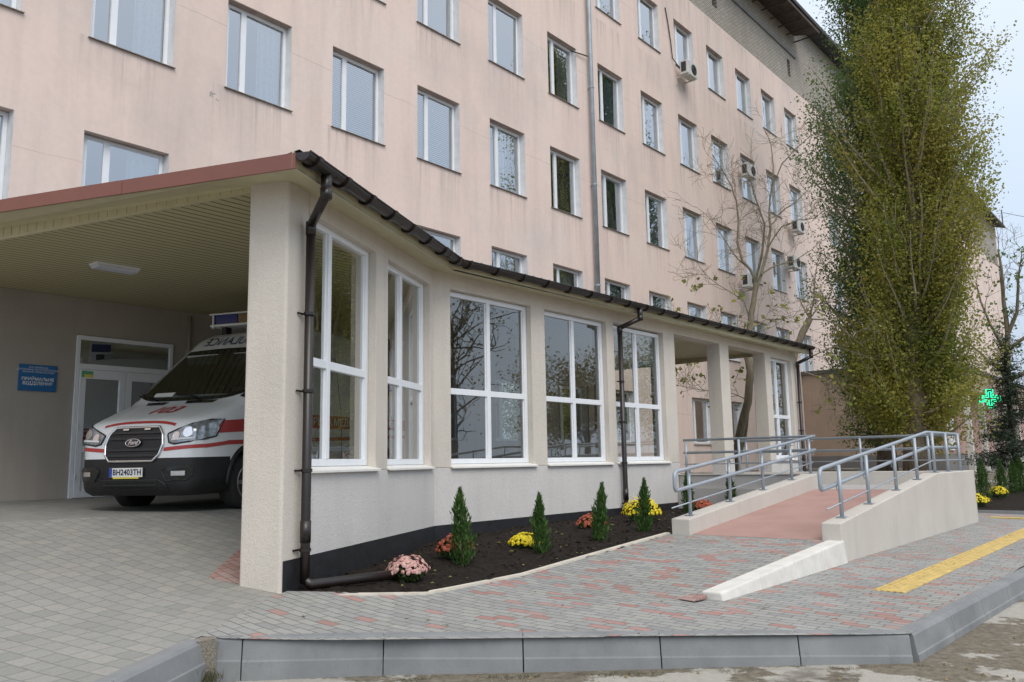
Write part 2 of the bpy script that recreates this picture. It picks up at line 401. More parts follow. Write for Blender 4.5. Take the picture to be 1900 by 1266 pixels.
# ------------------------------------------------------------------ ground heights (metres, z=0 is the pavement at the road corner)
from mathutils import noise as _mn
def mn_noise(x, y): return _mn.noise(Vector((x, y, 0)))
def it(x, xs): return float(np.interp(x, [a for a, b in xs], [b for a, b in xs]))
def gz(y): return it(y, [(2, 0), (5.5, .08), (12, .62), (14, .85)])
def wedge(x, y):
    b = it(y, [(2, 0), (5.1, .06), (5.6, .09), (6.9, .222), (9, .25)]); t = min(1, max(0, (x - 7.1) / 3.4))
    return b + (.29 - b) * t if b < .29 else b
def hb(y): return it(y, [(-3, -.21), (3, -.03), (5.1, .06), (5.6, .09), (6.9, .222), (9.8, .775), (10.7, .78), (12, .84), (14, .87)])
def clip(poly, cell):
    out = cell
    n = len(poly)
    for i in range(n):
        ax, ay = poly[i]; bx, by = poly[(i + 1) % n]; res = []
        def sd(p): return (bx - ax) * (p[1] - ay) - (by - ay) * (p[0] - ax)
        for j in range(len(out)):
            p, q = out[j], out[(j + 1) % len(out)]; a, b = sd(p), sd(q)
            if a >= 0: res.append(p)
            if (a >= 0) != (b >= 0):
                t = a / (a - b); res.append((p[0] + (q[0] - p[0]) * t, p[1] + (q[1] - p[1]) * t))
        out = res
        if len(out) < 3: return None
    return out
def surface(mb, poly, h, step=.5):
    xs = [p[0] for p in poly]; ys = [p[1] for p in poly]
    for i in range(int(min(xs) // step), int(max(xs) // step) + 1):
        for j in range(int(min(ys) // step), int(max(ys) // step) + 1):
            c = [(i * step, j * step), ((i + 1) * step, j * step), ((i + 1) * step, (j + 1) * step), (i * step, (j + 1) * step)]
            r = clip(poly, c)
            if r: mb.poly([(x, y, h(x, y)) for x, y in r])

K0 = (3.42, 5.60); K1 = (6.77, 1.86)
# road: one sheet out to the horizon
road = MB()
road.poly([(-400, -400, -.205), (600, -400, -.205), (600, 600, -.205), (-400, 600, -.205)])
o = road.build('road', M['road']); tag(o, 'worn sandy road with pale patches in front of the kerb', 'road', kind='structure')
g = MB()
surface(g, [(5.255, 3.56), (6.77, 1.86), (60, 1.72), (60, 3.56)], lambda x, y: it(y, [(2, 0), (5.5, .08)]))
surface(g, [(5.255, 3.56), (10.56, 3.56), (10.56, 5.95), (5.6, 5.78), (3.42, 5.60)], wedge, .25)
surface(g, [(3.33, 5.74), (3.42, 5.60), (5.6, 5.78), (4.6, 6.6)], wedge, .25)
surface(g, [(18.0, 3.56), (24, 3.56), (24, 5.4), (18.0, 5.4)], lambda x, y: it(y, [(2, 0), (5.5, .08)]))
o = g.build('pavement', M['paver_red']); tag(o, 'grey paved footway speckled with red paving blocks', 'pavement', kind='structure')
g = MB()
surface(g, [(-12, -2.37), (2.36, 5.22), (3.33, 5.74), (4.6, 6.6), (4.6, 14), (-12, 14)], lambda x, y: hb(y), .35)
surface(g, [(4.6, 6.6), (8.3, 8.45), (8.3, 14), (4.6, 14)], lambda x, y: hb(y), .35)
surface(g, [(8.3, 8.45), (21, 8.5), (21, 14), (8.3, 14)], lambda x, y: hb(y), .35)
o = g.build('driveway', M['paver_grey']); tag(o, 'grey block paved driveway rising under the canopy', 'driveway', kind='structure')
g = MB()
dvx, dvy = -.24, .97
g.prism([(4.27, 7.28), (4.42, 6.97), (4.75, 6.95), (5.4, 8.1), (5.02, 8.0)], lambda x, y: hb(y) - .05, lambda x, y: hb(y) + .006)
o = g.build('paver_border', M['paver_allred']); tag(o, kind='structure')
g = MB()
surface(g, [(18.0, 5.2), (120, 5.2), (120, 14), (18.0, 14)], lambda x, y: it(y, [(5.2, .05), (8, .45), (9, .8), (14, .85)]), 1.0)
surface(g, [(24, 1.72), (120, 1.72), (120, 5.2), (24, 5.2)], lambda x, y: it(y, [(2, -.01), (5.2, .05)]), 3)
o = g.build('yard', M['road']); tag(o, 'bare yard ground between the buildings', 'ground', kind='structure')
g = MB()
for i in range(5): 
    y0 = 2.40 + i * .058
    g.box((8.62, y0, -.02), (60, y0 + .034, it(y0, [(2, 0), (5.5, .08)]) + .012))
g.box((8.62, 2.385, -.02), (60, 2.685, .0175))
for i in range(5):
    x0 = 19.2 + i * .058; g.box((x0, 1.9, -.05), (x0 + .034, 3.6, .05))
o = g.build('tactile_strip', M['tactile'], bevel=.003); tag(o, 'yellow ribbed tactile strip along the footway', 'tactile strip', kind='structure')

# ------------------------------------------------------------------ kerb stones
def kerb(p, q, z0, z1, label, inner=.13, zb=-.26):
    p = Vector((*p, 0)); q = Vector((*q, 0)); d = (q - p).normalized(); nrm = Vector((-d.y, d.x, 0))   # nrm points to the pavement
    g = .004
    mb = MB(); pts = []
    for P, z in ((p + d * g, z0), (q - d * g, z1)):
        pts.append([P - nrm * .035 + Vector((0, 0, zb)), P - nrm * .028 + Vector((0, 0, z - .155)), P - nrm * .020 + Vector((0, 0, z - .150)), P + Vector((0, 0, z - .022)), P + nrm * .020 + Vector((0, 0, z + .004)), P + nrm * inner + Vector((0, 0, z + .004)), P + nrm * inner + Vector((0, 0, zb))])
    n = 7; vs = pts[0] + pts[1]
    mb.add(vs, [tuple(range(n)), tuple(range(2 * n - 1, n - 1, -1))] + [(i, n + i, n + (i + 1) % n, (i + 1) % n) for i in range(n)])
    o = mb.build('kerb_stone', M['kerb'], origin=(p + q) / 2, bevel=.006)
    return tag(o, label, 'kerb stone', 'grey kerb stones edging the pavement')
jt = [(3.52, 5.51), (4.234, 4.80), (4.89, 4.02), (5.564, 3.268), (6.246, 2.50), (6.77, 1.86)]
ordn = ['first full grey kerb stone right of the weedy gap', 'second full grey kerb stone along the front edge', 'third full grey kerb stone along the front edge, below the flower bed end', 'fourth full grey kerb stone along the front edge', 'short kerb stone with dark scuffs at the pavement corner']
kerb((3.345, 5.675), (3.52, 5.51), .095, .085, 'stubby kerb offcut just right of the weedy gap')
for i in range(5):
    kerb(jt[i], jt[i + 1], gz(jt[i][1]), gz(jt[i + 1][1]), ordn[i])
rl = ['kerb stone turning right at the pavement corner, scuffed', 'second kerb stone from the corner up the right side', 'third kerb stone from the corner up the right side', 'fourth kerb stone from the corner up the right side', 'kerb stone leaving the picture at the right edge']
for i in range(5):
    kerb((6.82 + i * 1.0, 1.85 - .034 * i), (6.82 + i * 1.0 + 1.0, 1.85 - .034 * (i + 1)), 0, 0, rl[i])
for i in range(5, 20):
    kerb((6.82 + i * 1.0, 1.85 - .034 * 5), (6.82 + i * 1.0 + 1.0, 1.85 - .034 * 5), 0, 0, 'grey kerb stone of the run beyond the right picture edge')
kerb((2.43, 5.115), (3.28, 5.625), hb(5.15) + .004, hb(5.65) + .004, 'sloping kerb stone left of the weedy gap beside the driveway')
kerb((1.57, 4.60), (2.43, 5.115), hb(4.62) + .004, hb(5.15) + .004, 'lowest kerb stone of the driveway edge at the bottom left')
g = MB(); g.prism([(3.17, 5.60), (3.37, 5.60), (3.42, 5.82), (3.18, 5.80)], -.22, .098)
o = g.build('gap_fill', M['dirt']); tag(o, kind='structure')

lr = random.Random(9); mb = MB()
def gtop(x, y):
    return wedge(x, y) if 3.56 < y < 5.9 and 4 < x < 10.4 else it(y, [(2, 0), (5.5, .08)])
for i in range(150):
    x = lr.uniform(3.6, 16); y = lr.uniform(1.9, 5.85)
    if (x - 3.42) * 3.74 + (y - 5.6) * 3.35 < .3 or (3.45 < y < 3.85 and x > 6.9) or (y > 3.5 and x > 10.4): continue
    a = lr.uniform(0, 6.28); q = lr.uniform(.010, .028); z = gtop(x, y) + .004; c_, s_ = math.cos(a), math.sin(a)
    mb.add([(x + c_ * q, y + s_ * q, z + .004), (x - s_ * q * .6, y + c_ * q * .6, z + lr.uniform(.002, .012)), (x - c_ * q, y - s_ * q, z), (x + s_ * q * .6, y - c_ * q * .6, z + .003)], [(0, 1, 2, 3)])
for i in range(420):
    x = lr.uniform(2, 12); y = lr.uniform(.2, 5.2)
    if (x - 3.42) * 3.74 + (y - 5.6) * 3.35 > -.5 and x < 6.9 or (x >= 6.9 and y > 1.6): continue
    a = lr.uniform(0, 6.28); q = lr.uniform(.006, .022); z = -.203; c_, s_ = math.cos(a), math.sin(a)
    mb.add([(x + c_ * q, y + s_ * q, z), (x - s_ * q * .8, y + c_ * q * .8, z), (x - c_ * q, y - s_ * q, z), (x + s_ * q * .8, y - c_ * q * .8, z), (x, y, z + q)], [(0, 1, 4), (1, 2, 4), (2, 3, 4), (3, 0, 4)])
o = mb.build('litter', simple('dry_litter', (.22, .17, .10), .9, var=.5, vs=30)); tag(o, 'scattered dry leaves and grit on the paving and road', 'litter', kind='stuff')
mb = MB()
for i in range(90):
    x = 3.30 + lr.gauss(0, .045); y = 5.57 + lr.gauss(0, .03); z = -.2 + lr.uniform(0, .05); a = lr.uniform(0, 6.28); h = lr.uniform(.03, .10)
    mb.add([(x, y, z), (x + .006, y, z), (x + math.cos(a) * h * .5, y + math.sin(a) * h * .5, z + h)], [(0, 1, 2)])
for i in range(1500):
    t = lr.uniform(0, 1); x = 3.5 + 3.3 * t; y = 5.48 - 3.68 * t; d_ = abs(lr.gauss(0, .05)); x -= .75 * d_ + .055; y -= .66 * d_ + .05; h = lr.uniform(.008, .03); a = lr.uniform(0, 6.28)
    if mn_noise(x * 2.2, y * 2.2) < .08: continue
    mb.add([(x, y, -.205), (x + .005, y, -.205), (x + math.cos(a) * h, y + math.sin(a) * h, -.205 + h)], [(0, 1, 2)])
o = mb.build('weeds', M['grass'], normals=False); tag(o, 'dry weeds in the kerb gap and along the kerb foot', 'weeds', kind='stuff')

# ------------------------------------------------------------------ white edging blocks
bx = [7.15, 8.02, 8.9, 9.72, 10.5]
wl = ['lowest white edging block, tapered tip lying by a loose red paver', 'second white edging block from the tip', 'third white edging block from the tip, stained on top', 'tallest white edging block touching the ramp wall']
def wtop(x): return .105 + (x - 7.15) * .0585
for i in range(4):
    a, b = bx[i] + .003, bx[i + 1] - .003
    mb = MB().hexa([(a, 3.515, .0), (b, 3.515, .0), (b, 3.745, .0), (a, 3.745, .0), (a, 3.545, wtop(a)), (b, 3.545, wtop(b)), (b, 3.745, wtop(b)), (a, 3.745, wtop(a))])
    o = mb.build('edging_block', M['whiteblock'], origin=((a + b) / 2, 3.63, .05), bevel=.016)
    tag(o, wl[i], 'edging block', 'white edging blocks leading to the ramp')
mb = MB().hexa([(6.93, 3.70, .04), (7.10, 3.66, .05), (7.13, 3.85, .05), (6.96, 3.88, .045), (6.93, 3.70, .05), (7.10, 3.66, .085), (7.13, 3.85, .075), (6.96, 3.88, .055)])
o = mb.build('loose_paver', M['paver_allred'], origin=(7.03, 3.77, .06), bevel=.006); tag(o, 'loose red paving block tilted up beside the white edging tip', 'paving block')

# ------------------------------------------------------------------ main hospital building
FY = 14.0
BLD = thing('hospital_building', (14, FY, .8), 'long five storey pale pink hospital block with grey brick attic', 'building')
rows = {-2: (1.85, 3.50), -1: (5.12, 6.98), 0: (8.66, 10.53), 1: (12.19, 14.14), 2: (16.10, 17.97)}
def col_right(k): return 14.86 + 2.68 * k if k >= 0 else 14.86 + 2.57 * k
cols = list(range(-4, 15))
WIN = []
for k in cols:
    for r in (-2, -1, 0, 1, 2):
        if r == -2 and not (-1 <= k <= 8): continue
        if r == 1 and k < -1: continue
        if r == 2 and k < 3: continue
        if k == 10: continue
        w = 1.5
        WIN.append((col_right(k) - w, col_right(k), rows[r][0], rows[r][1], k, r))
def gridwall(mb, x0, x1, z0, z1, y0, y1, holes, mp=None):
    xs = sorted({x0, x1} | {h[i] for h in holes for i in (0, 1)}); zs = sorted({z0, z1} | {h[i] for h in holes for i in (2, 3)})
    nx, nz = len(xs) - 1, len(zs) - 1
    sol = [[True] * nz for _ in range(nx)]
    for i in range(nx):
        for j in range(nz):
            cx, cz = (xs[i] + xs[i + 1]) / 2, (zs[j] + zs[j + 1]) / 2
            if any(h[0] < cx < h[1] and h[2] < cz < h[3] for h in holes): sol[i][j] = False
    mp = mp or (lambda x, y, z: (x, y, z)); idx = {}
    def V(i, j, s):
        if (i, j, s) not in idx: idx[(i, j, s)] = len(mb.v); mb.v.append(mp(xs[i], (y0, y1)[s], zs[j]))
        return idx[(i, j, s)]
    def S(i, j): return 0 <= i < nx and 0 <= j < nz and sol[i][j]
    for i in range(nx):
        for j in range(nz):
            if not sol[i][j]: continue
            mb.f.append((V(i, j, 0), V(i + 1, j, 0), V(i + 1, j + 1, 0), V(i, j + 1, 0))); mb.f.append((V(i, j, 1), V(i, j + 1, 1), V(i + 1, j + 1, 1), V(i + 1, j, 1)))
            if not S(i - 1, j): mb.f.append((V(i, j, 0), V(i, j + 1, 0), V(i, j + 1, 1), V(i, j, 1)))
            if not S(i + 1, j): mb.f.append((V(i + 1, j, 0), V(i + 1, j, 1), V(i + 1, j + 1, 1), V(i + 1, j + 1, 0)))
            if not S(i, j - 1): mb.f.append((V(i, j, 0), V(i, j, 1), V(i + 1, j, 1), V(i + 1, j, 0)))
            if not S(i, j + 1): mb.f.append((V(i, j + 1, 0), V(i + 1, j + 1, 0), V(i + 1, j + 1, 1), V(i, j + 1, 1)))
mb = MB(); gridwall(mb, -8, 91, 0, 19.3, FY, FY + .42, [w[:4] for w in WIN])
mb.build('wall', M['pink'], BLD)
mb = MB(); gridwall(mb, -8, 91, 19.302, 23.25, FY + .03, FY + .42, [(30.3, 30.75, 20.05, 20.9), (38.4, 38.75, 19.9, 20.8)])
att = mb.build('attic_wall', M['attic'], BLD)
mb = MB(); mb.box((20, FY - .05, 21.15), (39.5, FY + .03, 21.26)); mb.build('ledge', M['kerb'], BLD)
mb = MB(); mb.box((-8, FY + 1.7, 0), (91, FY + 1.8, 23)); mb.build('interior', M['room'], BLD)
for xx in (30.3, 38.4):
    mb = MB(); mb.box((xx, FY + .2, 19.9), (xx + .5, FY + .25, 20.95)); mb.build('attic_vent', M['ac_dark'], BLD)
mb = MB(); mb.add([(-9, 13.2, 23.15), (91.6, 13.2, 23.15), (91.6, 24, 26.5), (-9, 24, 26.5), (-9, 13.2, 23.33), (91.6, 13.2, 23.33), (91.6, 24, 26.7), (-9, 24, 26.7)], [(3, 2, 1, 0), (4, 5, 6, 7), (0, 1, 5, 4), (1, 2, 6, 5), (2, 3, 7, 6), (3, 0, 4, 7)])
mb.build('roof', M['roof_slate'], BLD)
mb = MB(); mb.hexa([(20, 12.75, 22.1), (39.6, 12.75, 22.1), (39.6, 14.02, 22.45), (20, 14.02, 22.45), (20, 12.75, 22.22), (39.6, 12.75, 22.22), (39.6, 14.02, 22.6), (20, 14.02, 22.6)])
for i in range(20): mb.box((20.5 + i, 12.85, 22.05), (20.55 + i, 14.02, 22.1))
mb.build('lower_eave', simple('rusty_eave', (.075, .055, .045), .8, var=.4, vs=4), BLD)
mb = MB(); mb.box((90.6, FY, 0), (91, FY + 14, 23.2)); mb.build('end_wall', M['pink'], BLD)
# drainpipe of the main block
mb = MB(); mb.tube([(20.8, 13.86, 4.6), (20.8, 13.86, 23.0)], .07, 10)
dp = mb.build('drainpipe', M['galv'], BLD, smooth=True)
mb = MB()
for z in (6.6, 9.8, 13.0, 16.5): mb.tube([(20.8, 13.86, z), (20.8, 13.86, z + .05)], .085, 10); mb.box((20.78, 13.86, z), (20.82, 14.02, z + .03))
mb.build('pipe_clamp', M['galv'], dp)
# windows: frame with pane, sill, plaster reveals and curtain
def win_protos():
    P = {}
    for tall in ('tall', 'low'):
        w = 1.5; h = 1.88 if tall == 'tall' else 1.65
        f = MB(); y0, y1 = .17, .23; b = .065
        f.box((.03, y0, .02), (b + .03, y1, h - .03)); f.box((w - b - .03, y0, .02), (w - .03, y1, h - .03))
        f.box((b + .03, y0, .02), (w - b - .03, y1, .02 + b)); f.box((b + .03, y0, h - b - .03), (w - b - .03, y1, h - .03))
        f.box((.44, y0 - .004, .02 + b), (.52, y1 + .004, h - b - .03))
        f.box((b + .03, y0 - .003, .02 + b), (b + .065, y1 - .01, h - b - .03)); f.box((.405, y0 - .003, .02 + b), (.44, y1 - .01, h - b - .03))
        P[tall, 'frame'] = f
        g_ = MB(); g_.poly([(b + .06, .2, .08), (w - b - .03, .2, .08), (w - b - .03, .2, h - .09), (b + .06, .2, h - .09)]); P[tall, 'pane'] = g_
        s = MB(); s.hexa([(-.03, -.05, -.03), (w + .03, -.05, -.03), (w + .03, .17, -.004), (-.03, .17, -.004), (-.03, -.05, -.018), (w + .03, -.05, -.018), (w + .03, .17, .018), (-.03, .17, .018)]); P[tall, 'sill'] = s
        r = MB(); r.hexa([(0.001, .002, 0.02), (.004, .002, 0.02), (.03, .20, .02), (.001, .20, .02), (0.001, .002, h - .004), (.004, .002, h - .004), (.03, .20, h - .004), (.001, .20, h - .004)]); P[tall, 'reveal', 0] = r
        r = MB(); r.hexa([(w - .004, .002, .02), (w - .001, .002, .02), (w - .001, .20, .02), (w - .03, .20, .02), (w - .004, .002, h - .004), (w - .001, .002, h - .004), (w - .001, .20, h - .004), (w - .03, .20, h - .004)]); P[tall, 'reveal', 1] = r
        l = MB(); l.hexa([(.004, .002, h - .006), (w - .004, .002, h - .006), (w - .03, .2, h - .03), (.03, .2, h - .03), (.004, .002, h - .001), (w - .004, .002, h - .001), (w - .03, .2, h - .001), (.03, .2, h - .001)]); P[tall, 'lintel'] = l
        for ci, (a, bb) in enumerate([(.9, 1.42), (.08, .42), (.08, 1.42), (.55, 1.1)]):
            c = MB(); n = 40; pts = []
            for i in range(n + 1):
                x = a + (bb - a) * i / n; y = .36 + .03 * math.sin(x * 38 + ci) + .012 * math.sin(x * 90)
                pts.append((x, y))
            for i in range(n):
                c.poly([(pts[i][0], pts[i][1], .05), (pts[i + 1][0], pts[i + 1][1], .05), (pts[i + 1][0], pts[i + 1][1], h - .02), (pts[i][0], pts[i][1], h - .02)])
            P[tall, 'curtain', ci] = c
        bl = MB()
        for i in range(34): z = .1 + i * .052; bl.hexa([(.09, .27, z), (1.42, .27, z), (1.42, .30, z + .035), (.09, .30, z + .035), (.09, .272, z + .002), (1.42, .272, z + .002), (1.42, .302, z + .037), (.09, .302, z + .037)]) if z < h - .1 else None
        P[tall, 'curtain', 4] = bl
    return P
WP = win_protos(); WM = {}
def winmesh(key, mat, smooth=False):
    if key not in WM:
        me = bpy.data.meshes.new(key[1]); me.from_pydata(WP[key].v, [], WP[key].f); me.materials.append(mat)
        bm = bmesh.new(); bm.from_mesh(me)
        if key[1] != 'pane': bmesh.ops.recalc_face_normals(bm, faces=bm.faces)
        bm.to_mesh(me); bm.free()
        if smooth: [setattr(p, 'use_smooth', True) for p in me.polygons]
        WM[key] = me
    return WM[key]
wr = random.Random(3)
for (x0, x1, z0, z1, k, r) in WIN:
    t = 'tall' if r > -2 else 'low'
    f = bpy.data.objects.new('window', winmesh((t, 'frame'), M['pvc'])); COL.objects.link(f); f.parent = BLD
    f.location = Vector((x0, FY, z0)) - ORG[BLD.name]
    if r >= -1 and z1 - z0 > 1.9: f.scale = (1, 1, (z1 - z0) / 1.88)
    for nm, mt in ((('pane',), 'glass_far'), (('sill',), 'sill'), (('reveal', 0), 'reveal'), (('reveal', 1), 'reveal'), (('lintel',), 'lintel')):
        c = bpy.data.objects.new(nm[0], winmesh((t, *nm), M[mt])); COL.objects.link(c); c.parent = f
        if nm[0] == 'pane': c.rotation_euler = (wr.gauss(0, .006), 0, wr.gauss(0, .008))
    u = wr.random()
    ci = 0 if u < .42 else 1 if u < .52 else 2 if u < .68 else 3 if u < .8 else 4 if u < .88 else None
    if (k, r) in ((0, 0), (0, 1)): ci = 4
    if (k, r) in ((-3, 0), (-2, 0), (-3, -1)): ci = 0
    if ci is not None:
        c = bpy.data.objects.new('blind' if ci == 4 else 'curtain', winmesh((t, 'curtain', ci), M['curtain'], ci != 4)); COL.objects.link(c); c.parent = f
# loose cable and iron bracket on the wall
mb = MB(); mb.tube([(26.1, 13.97, 18.1), (26.25, 13.96, 17.5), (26.4, 13.96, 16.8), (26.45, 13.95, 16.2), (26.8, 13.8, 15.8)], .02, 5)
mb.tube([(19.9, 13.98, 13.95), (20.7, 13.9, 14.05)], .02, 5)
mb.build('wall_cable', M['cable'], BLD)

# ------------------------------------------------------------------ air conditioners
def ac_proto():
    t = thing('air_conditioner', (27.05, 13.62, 15.55), 'white air conditioner box under the highest window row, nearest the tree gap', 'air conditioner', 'air conditioner units hung on the pink wall')
    a = MB().box((-.40, -.16, 0), (.40, .16, .55)); a.build('casing', M['ac_white'], t, bevel=.02, local=True)
    b = MB(); 
    for i in range(4): b.tube([(.0 + .06 * i * math.cos(q * math.pi / 8) + .12, -.172, .28 + .06 * i * math.sin(q * math.pi / 8)) for q in range(16)], .006, 4, closed=True) if i else None
    b.lathe((.12, -.158, .28), (0, -1, 0), [(0, .21), (.008, .21)], 20)
    b.build('fan_grille', M['ac_dark'], t, local=True)
    b = MB().box((-.405, -.10, .10), (-.399, .10, .48)); b.build('side_grille', M['ac_dark'], t, local=True)
    for sx in (-.3, .3):
        c = MB().box((sx - .02, -.15, -.04), (sx + .02, .38, 0)); c.box((sx - .02, .34, -.3), (sx + .02, .38, -.04)); c.build('bracket', M['ac_white'], t, local=True)
    return t
ac0 = ac_proto()
for (x, z, lb) in ((32.0, 12.9, 'air conditioner partly behind bare branches, level with third window row'), (37.2, 11.6, 'air conditioner far along the wall, left of the poplar'), (31.4, 8.1, 'lowest air conditioner, hung just above the pavilion roof'), (36.4, 9.75, 'grey air conditioner between two far windows behind twigs')):
    c = copy_tree(ac0); c.location = (x, 13.62, z); c['label'] = lb

# ------------------------------------------------------------------ entrance pavilion
A = Vector((4.53, 6.52, 0)); B = Vector((8.30, 8.37, 0)); U = (B - A).normalized(); NN = Vector((U.y, -U.x, 0)); LEN = (B - A).length
PAV = thing('entrance_pavilion', (10, 8.4, .3), 'cream single storey glazed pavilion and ambulance canopy with dark gutter', 'pavilion')
GY = 8.38; TH = .33; ZT = 4.10
def amap(u, off, z): return tuple(A + U * u - NN * off + Vector((0, 0, z)))
holesL = [(8.66, 10.56, 1.27, 3.86), (10.93, 12.80, 1.27, 3.86), (13.05, 14.90, 1.27, 3.88), (15.36, 17.46, .72, 3.915), (17.92, 19.98, .72, 3.925), (20.33, 21.66, 1.27, 3.86)]
mb = MB(); gridwall(mb, 8.30, 21.98, 1.25, ZT, GY, GY + TH, [(h[0], h[1], max(1.25, h[2]), h[3]) for h in holesL]); mb.build('front_wall', M['stucco'], PAV, bevel=.012)
mb = MB(); gridwall(mb, 8.30, 21.98, .458, 1.2495, GY, GY + TH, [(15.36, 17.46, .72, 1.2495), (17.92, 19.98, .72, 1.2495)]); mb.build('parapet_wall', M['stucco_low'], PAV)
holesA = [(.42, 2.13, 1.27, 3.84), (2.50, 4.06, 1.27, 3.84)]
mb = MB(); gridwall(mb, .4255, LEN, 1.25, ZT, 0, TH, [(.4255, *holesA[0][1:]), holesA[1]], amap); mb.build('front_wall', M['stucco'], PAV, bevel=.012)
mb = MB(); gridwall(mb, .4255, LEN, .458, 1.2495, 0, TH, [], amap); mb.build('parapet_wall', M['stucco_low'], PAV)
# end pier of the angled wall
E0 = A; E1 = Vector((4.385, 6.958, 0)); E2 = E1 + U * .50; E3 = A + U * .425 - NN * 0
mb = MB(); mb.prism([(A.x, A.y), (E3.x, E3.y), (E2.x, E2.y), (E1.x, E1.y)], .0, ZT - .03)
mb.build('column', M['stucco'], PAV, bevel=.03, seg=3)
mb = MB()
mb.prism([tuple(A + U * .035 + NN * .006)[:2], tuple(A + U * LEN + NN * .006)[:2], tuple(B - NN * .2)[:2], tuple(A + U * .035 - NN * .08)[:2]], -.1, .458)
mb.box((8.302, GY - .006, -.1), (15.36, GY + .25, .4575)); mb.box((18.1, GY - .006, -.1), (21.98, GY + .25, .4575))
mb.build('plinth', M['black_plinth'], PAV)
mb = MB(); mb.box((8.4, GY + TH, .3), (21.98, 9.6, .72)); mb.build('portico_floor', M['landing_grey'], PAV)
mb = MB(); mb.box((21.66, GY + TH, .0), (21.98, 9.3, ZT)); mb.build('return_wall', M['stucco'], PAV, bevel=.01)
# glazing
def pav_window(mp, u0, u1, mull, name='window'):
    zb, zt = 1.30, 3.855; zm = 2.36; b = .075; y0, y1 = .10, .17
    def bx(m, ua, ub, za, zb_, ya=y0, yb=y1): m.hexa([mp(ua, ya, za), mp(ub, ya, za), mp(ub, yb, za), mp(ua, yb, za), mp(ua, ya, zb_), mp(ub, ya, zb_), mp(ub, yb, zb_), mp(ua, yb, zb_)])
    f = MB(); bx(f, u0, u0 + b, zb, zt); bx(f, u1 - b, u1, zb, zt); bx(f, u0 + b, u1 - b, zb, zb + b); bx(f, u0 + b, u1 - b, zt - b, zt)
    um = u0 + (u1 - u0) * mull
    bx(f, um - .04, um + .04, zb + b, zt - b, y0 - .003, y1 + .003); bx(f, u0 + b, um - .04, zm - .045, zm + .045, y0 + .002, y1 - .002); bx(f, um + .04, u1 - b, zm - .045, zm + .045, y0 + .002, y1 - .002)
    for a_, b_ in ((u0 + b, um - .04), (um + .04, u1 - b)):
        for c_, d_ in ((zb + b, zm - .045), (zm + .045, zt - b)):
            bx(f, a_, a_ + .02, c_, d_, y0 + .02, y1 - .01); bx(f, b_ - .02, b_, c_, d_, y0 + .02, y1 - .01)
    fr = f.build(name, M['pvc'], PAV, bevel=.006)
    for a_, b_ in ((u0 + b, um - .04), (um + .04, u1 - b)):
        for c_, d_ in ((zb + b, zm - .045), (zm + .045, zt - b)):
            p = MB().poly([mp(a_ - .004, .135, c_ - .004), mp(b_ + .004, .135, c_ - .004), mp(b_ + .004, .135, d_ + .004), mp(a_ - .004, .135, d_ + .004)]); p.build('pane', M['glass'], fr, normals=False)
    s = MB(); s.hexa([mp(u0 - .02, -.05, 1.235), mp(u1 + .06, -.05, 1.235), mp(u1 + .06, .10, 1.272), mp(u0 - .02, .10, 1.272), mp(u0 - .02, -.05, 1.262), mp(u1 + .06, -.05, 1.262), mp(u1 + .06, .10, 1.298), mp(u0 - .02, .10, 1.298)])
    s.build('sill', M['sill_white'], fr, bevel=.004)
lmap = lambda x, off, z: (x, GY + off, z)
for (a, b_, c, d) in (holesL[0], holesL[1], holesL[2]): pav_window(lmap, a, b_ - .005, .5)
pav_window(lmap, 20.335, 21.655, .40)
pav_window(amap, .43, 2.125, .395); pav_window(amap, 2.505, 4.055, .44)
# eave line
T0 = Vector((4.2, 5.98, 0)); T1 = Vector((8.37, 8.03, 0)); T2 = Vector((22.15, 8.03, 0))
FD = Vector((-.24, .97, 0)).normalized()
def ez(p):  # rim height of the gutter along the eave
    if p.x <= T1.x: return 4.06 + (p.x - T0.x) / (T1.x - T0.x) * .11
    return 4.17 + (p.x - T1.x) / (T2.x - T1.x) * .06
def gutter_run(pts, r=.075, seg=8, off=Vector((0, 0, 0))):
    mb = MB(); rows_ = []
    for i, p in enumerate(pts):
        a = pts[max(0, i - 1)]; b = pts[min(len(pts) - 1, i + 1)]; d = (b - a).normalized(); n = Vector((d.y, -d.x, 0))
        zc = ez(p); ring = []
        for j in range(seg + 1):
            t = math.pi * j / seg; ring.append(p + n * (.085 - r * math.cos(t) * -1) + Vector((0, 0, zc - r * math.sin(t))))
        rows_.append(ring)
    for i in range(len(rows_) - 1):
        for j in range(seg): mb.add([rows_[i][j], rows_[i][j + 1], rows_[i + 1][j + 1], rows_[i + 1][j]], [(0, 1, 2, 3)])
    for ring in (rows_[0], rows_[-1]): mb.poly(ring)
    for j in (0, seg): mb.tube([r_[j] for r_ in rows_], .012, 6)
    return mb
N1 = 8; N2 = 24
ep = [T0 + (T1 - T0) * (i / N1) for i in range(N1)] + [T1 + (T2 - T1) * (i / N2) for i in range(N2 + 1)]
gt = gutter_run(ep).build('gutter', M['brown'], PAV, smooth=True); gt.data.shade_flat()
md = gt.modifiers.new('s', 'SOLIDIFY'); md.thickness = .004
bpos = [T0 + (T1 - T0) * ((i + .3) / 7.6) for i in range(8)] + [T1 + (T2 - T1) * ((i + .35) / 22.4) for i in range(22)]
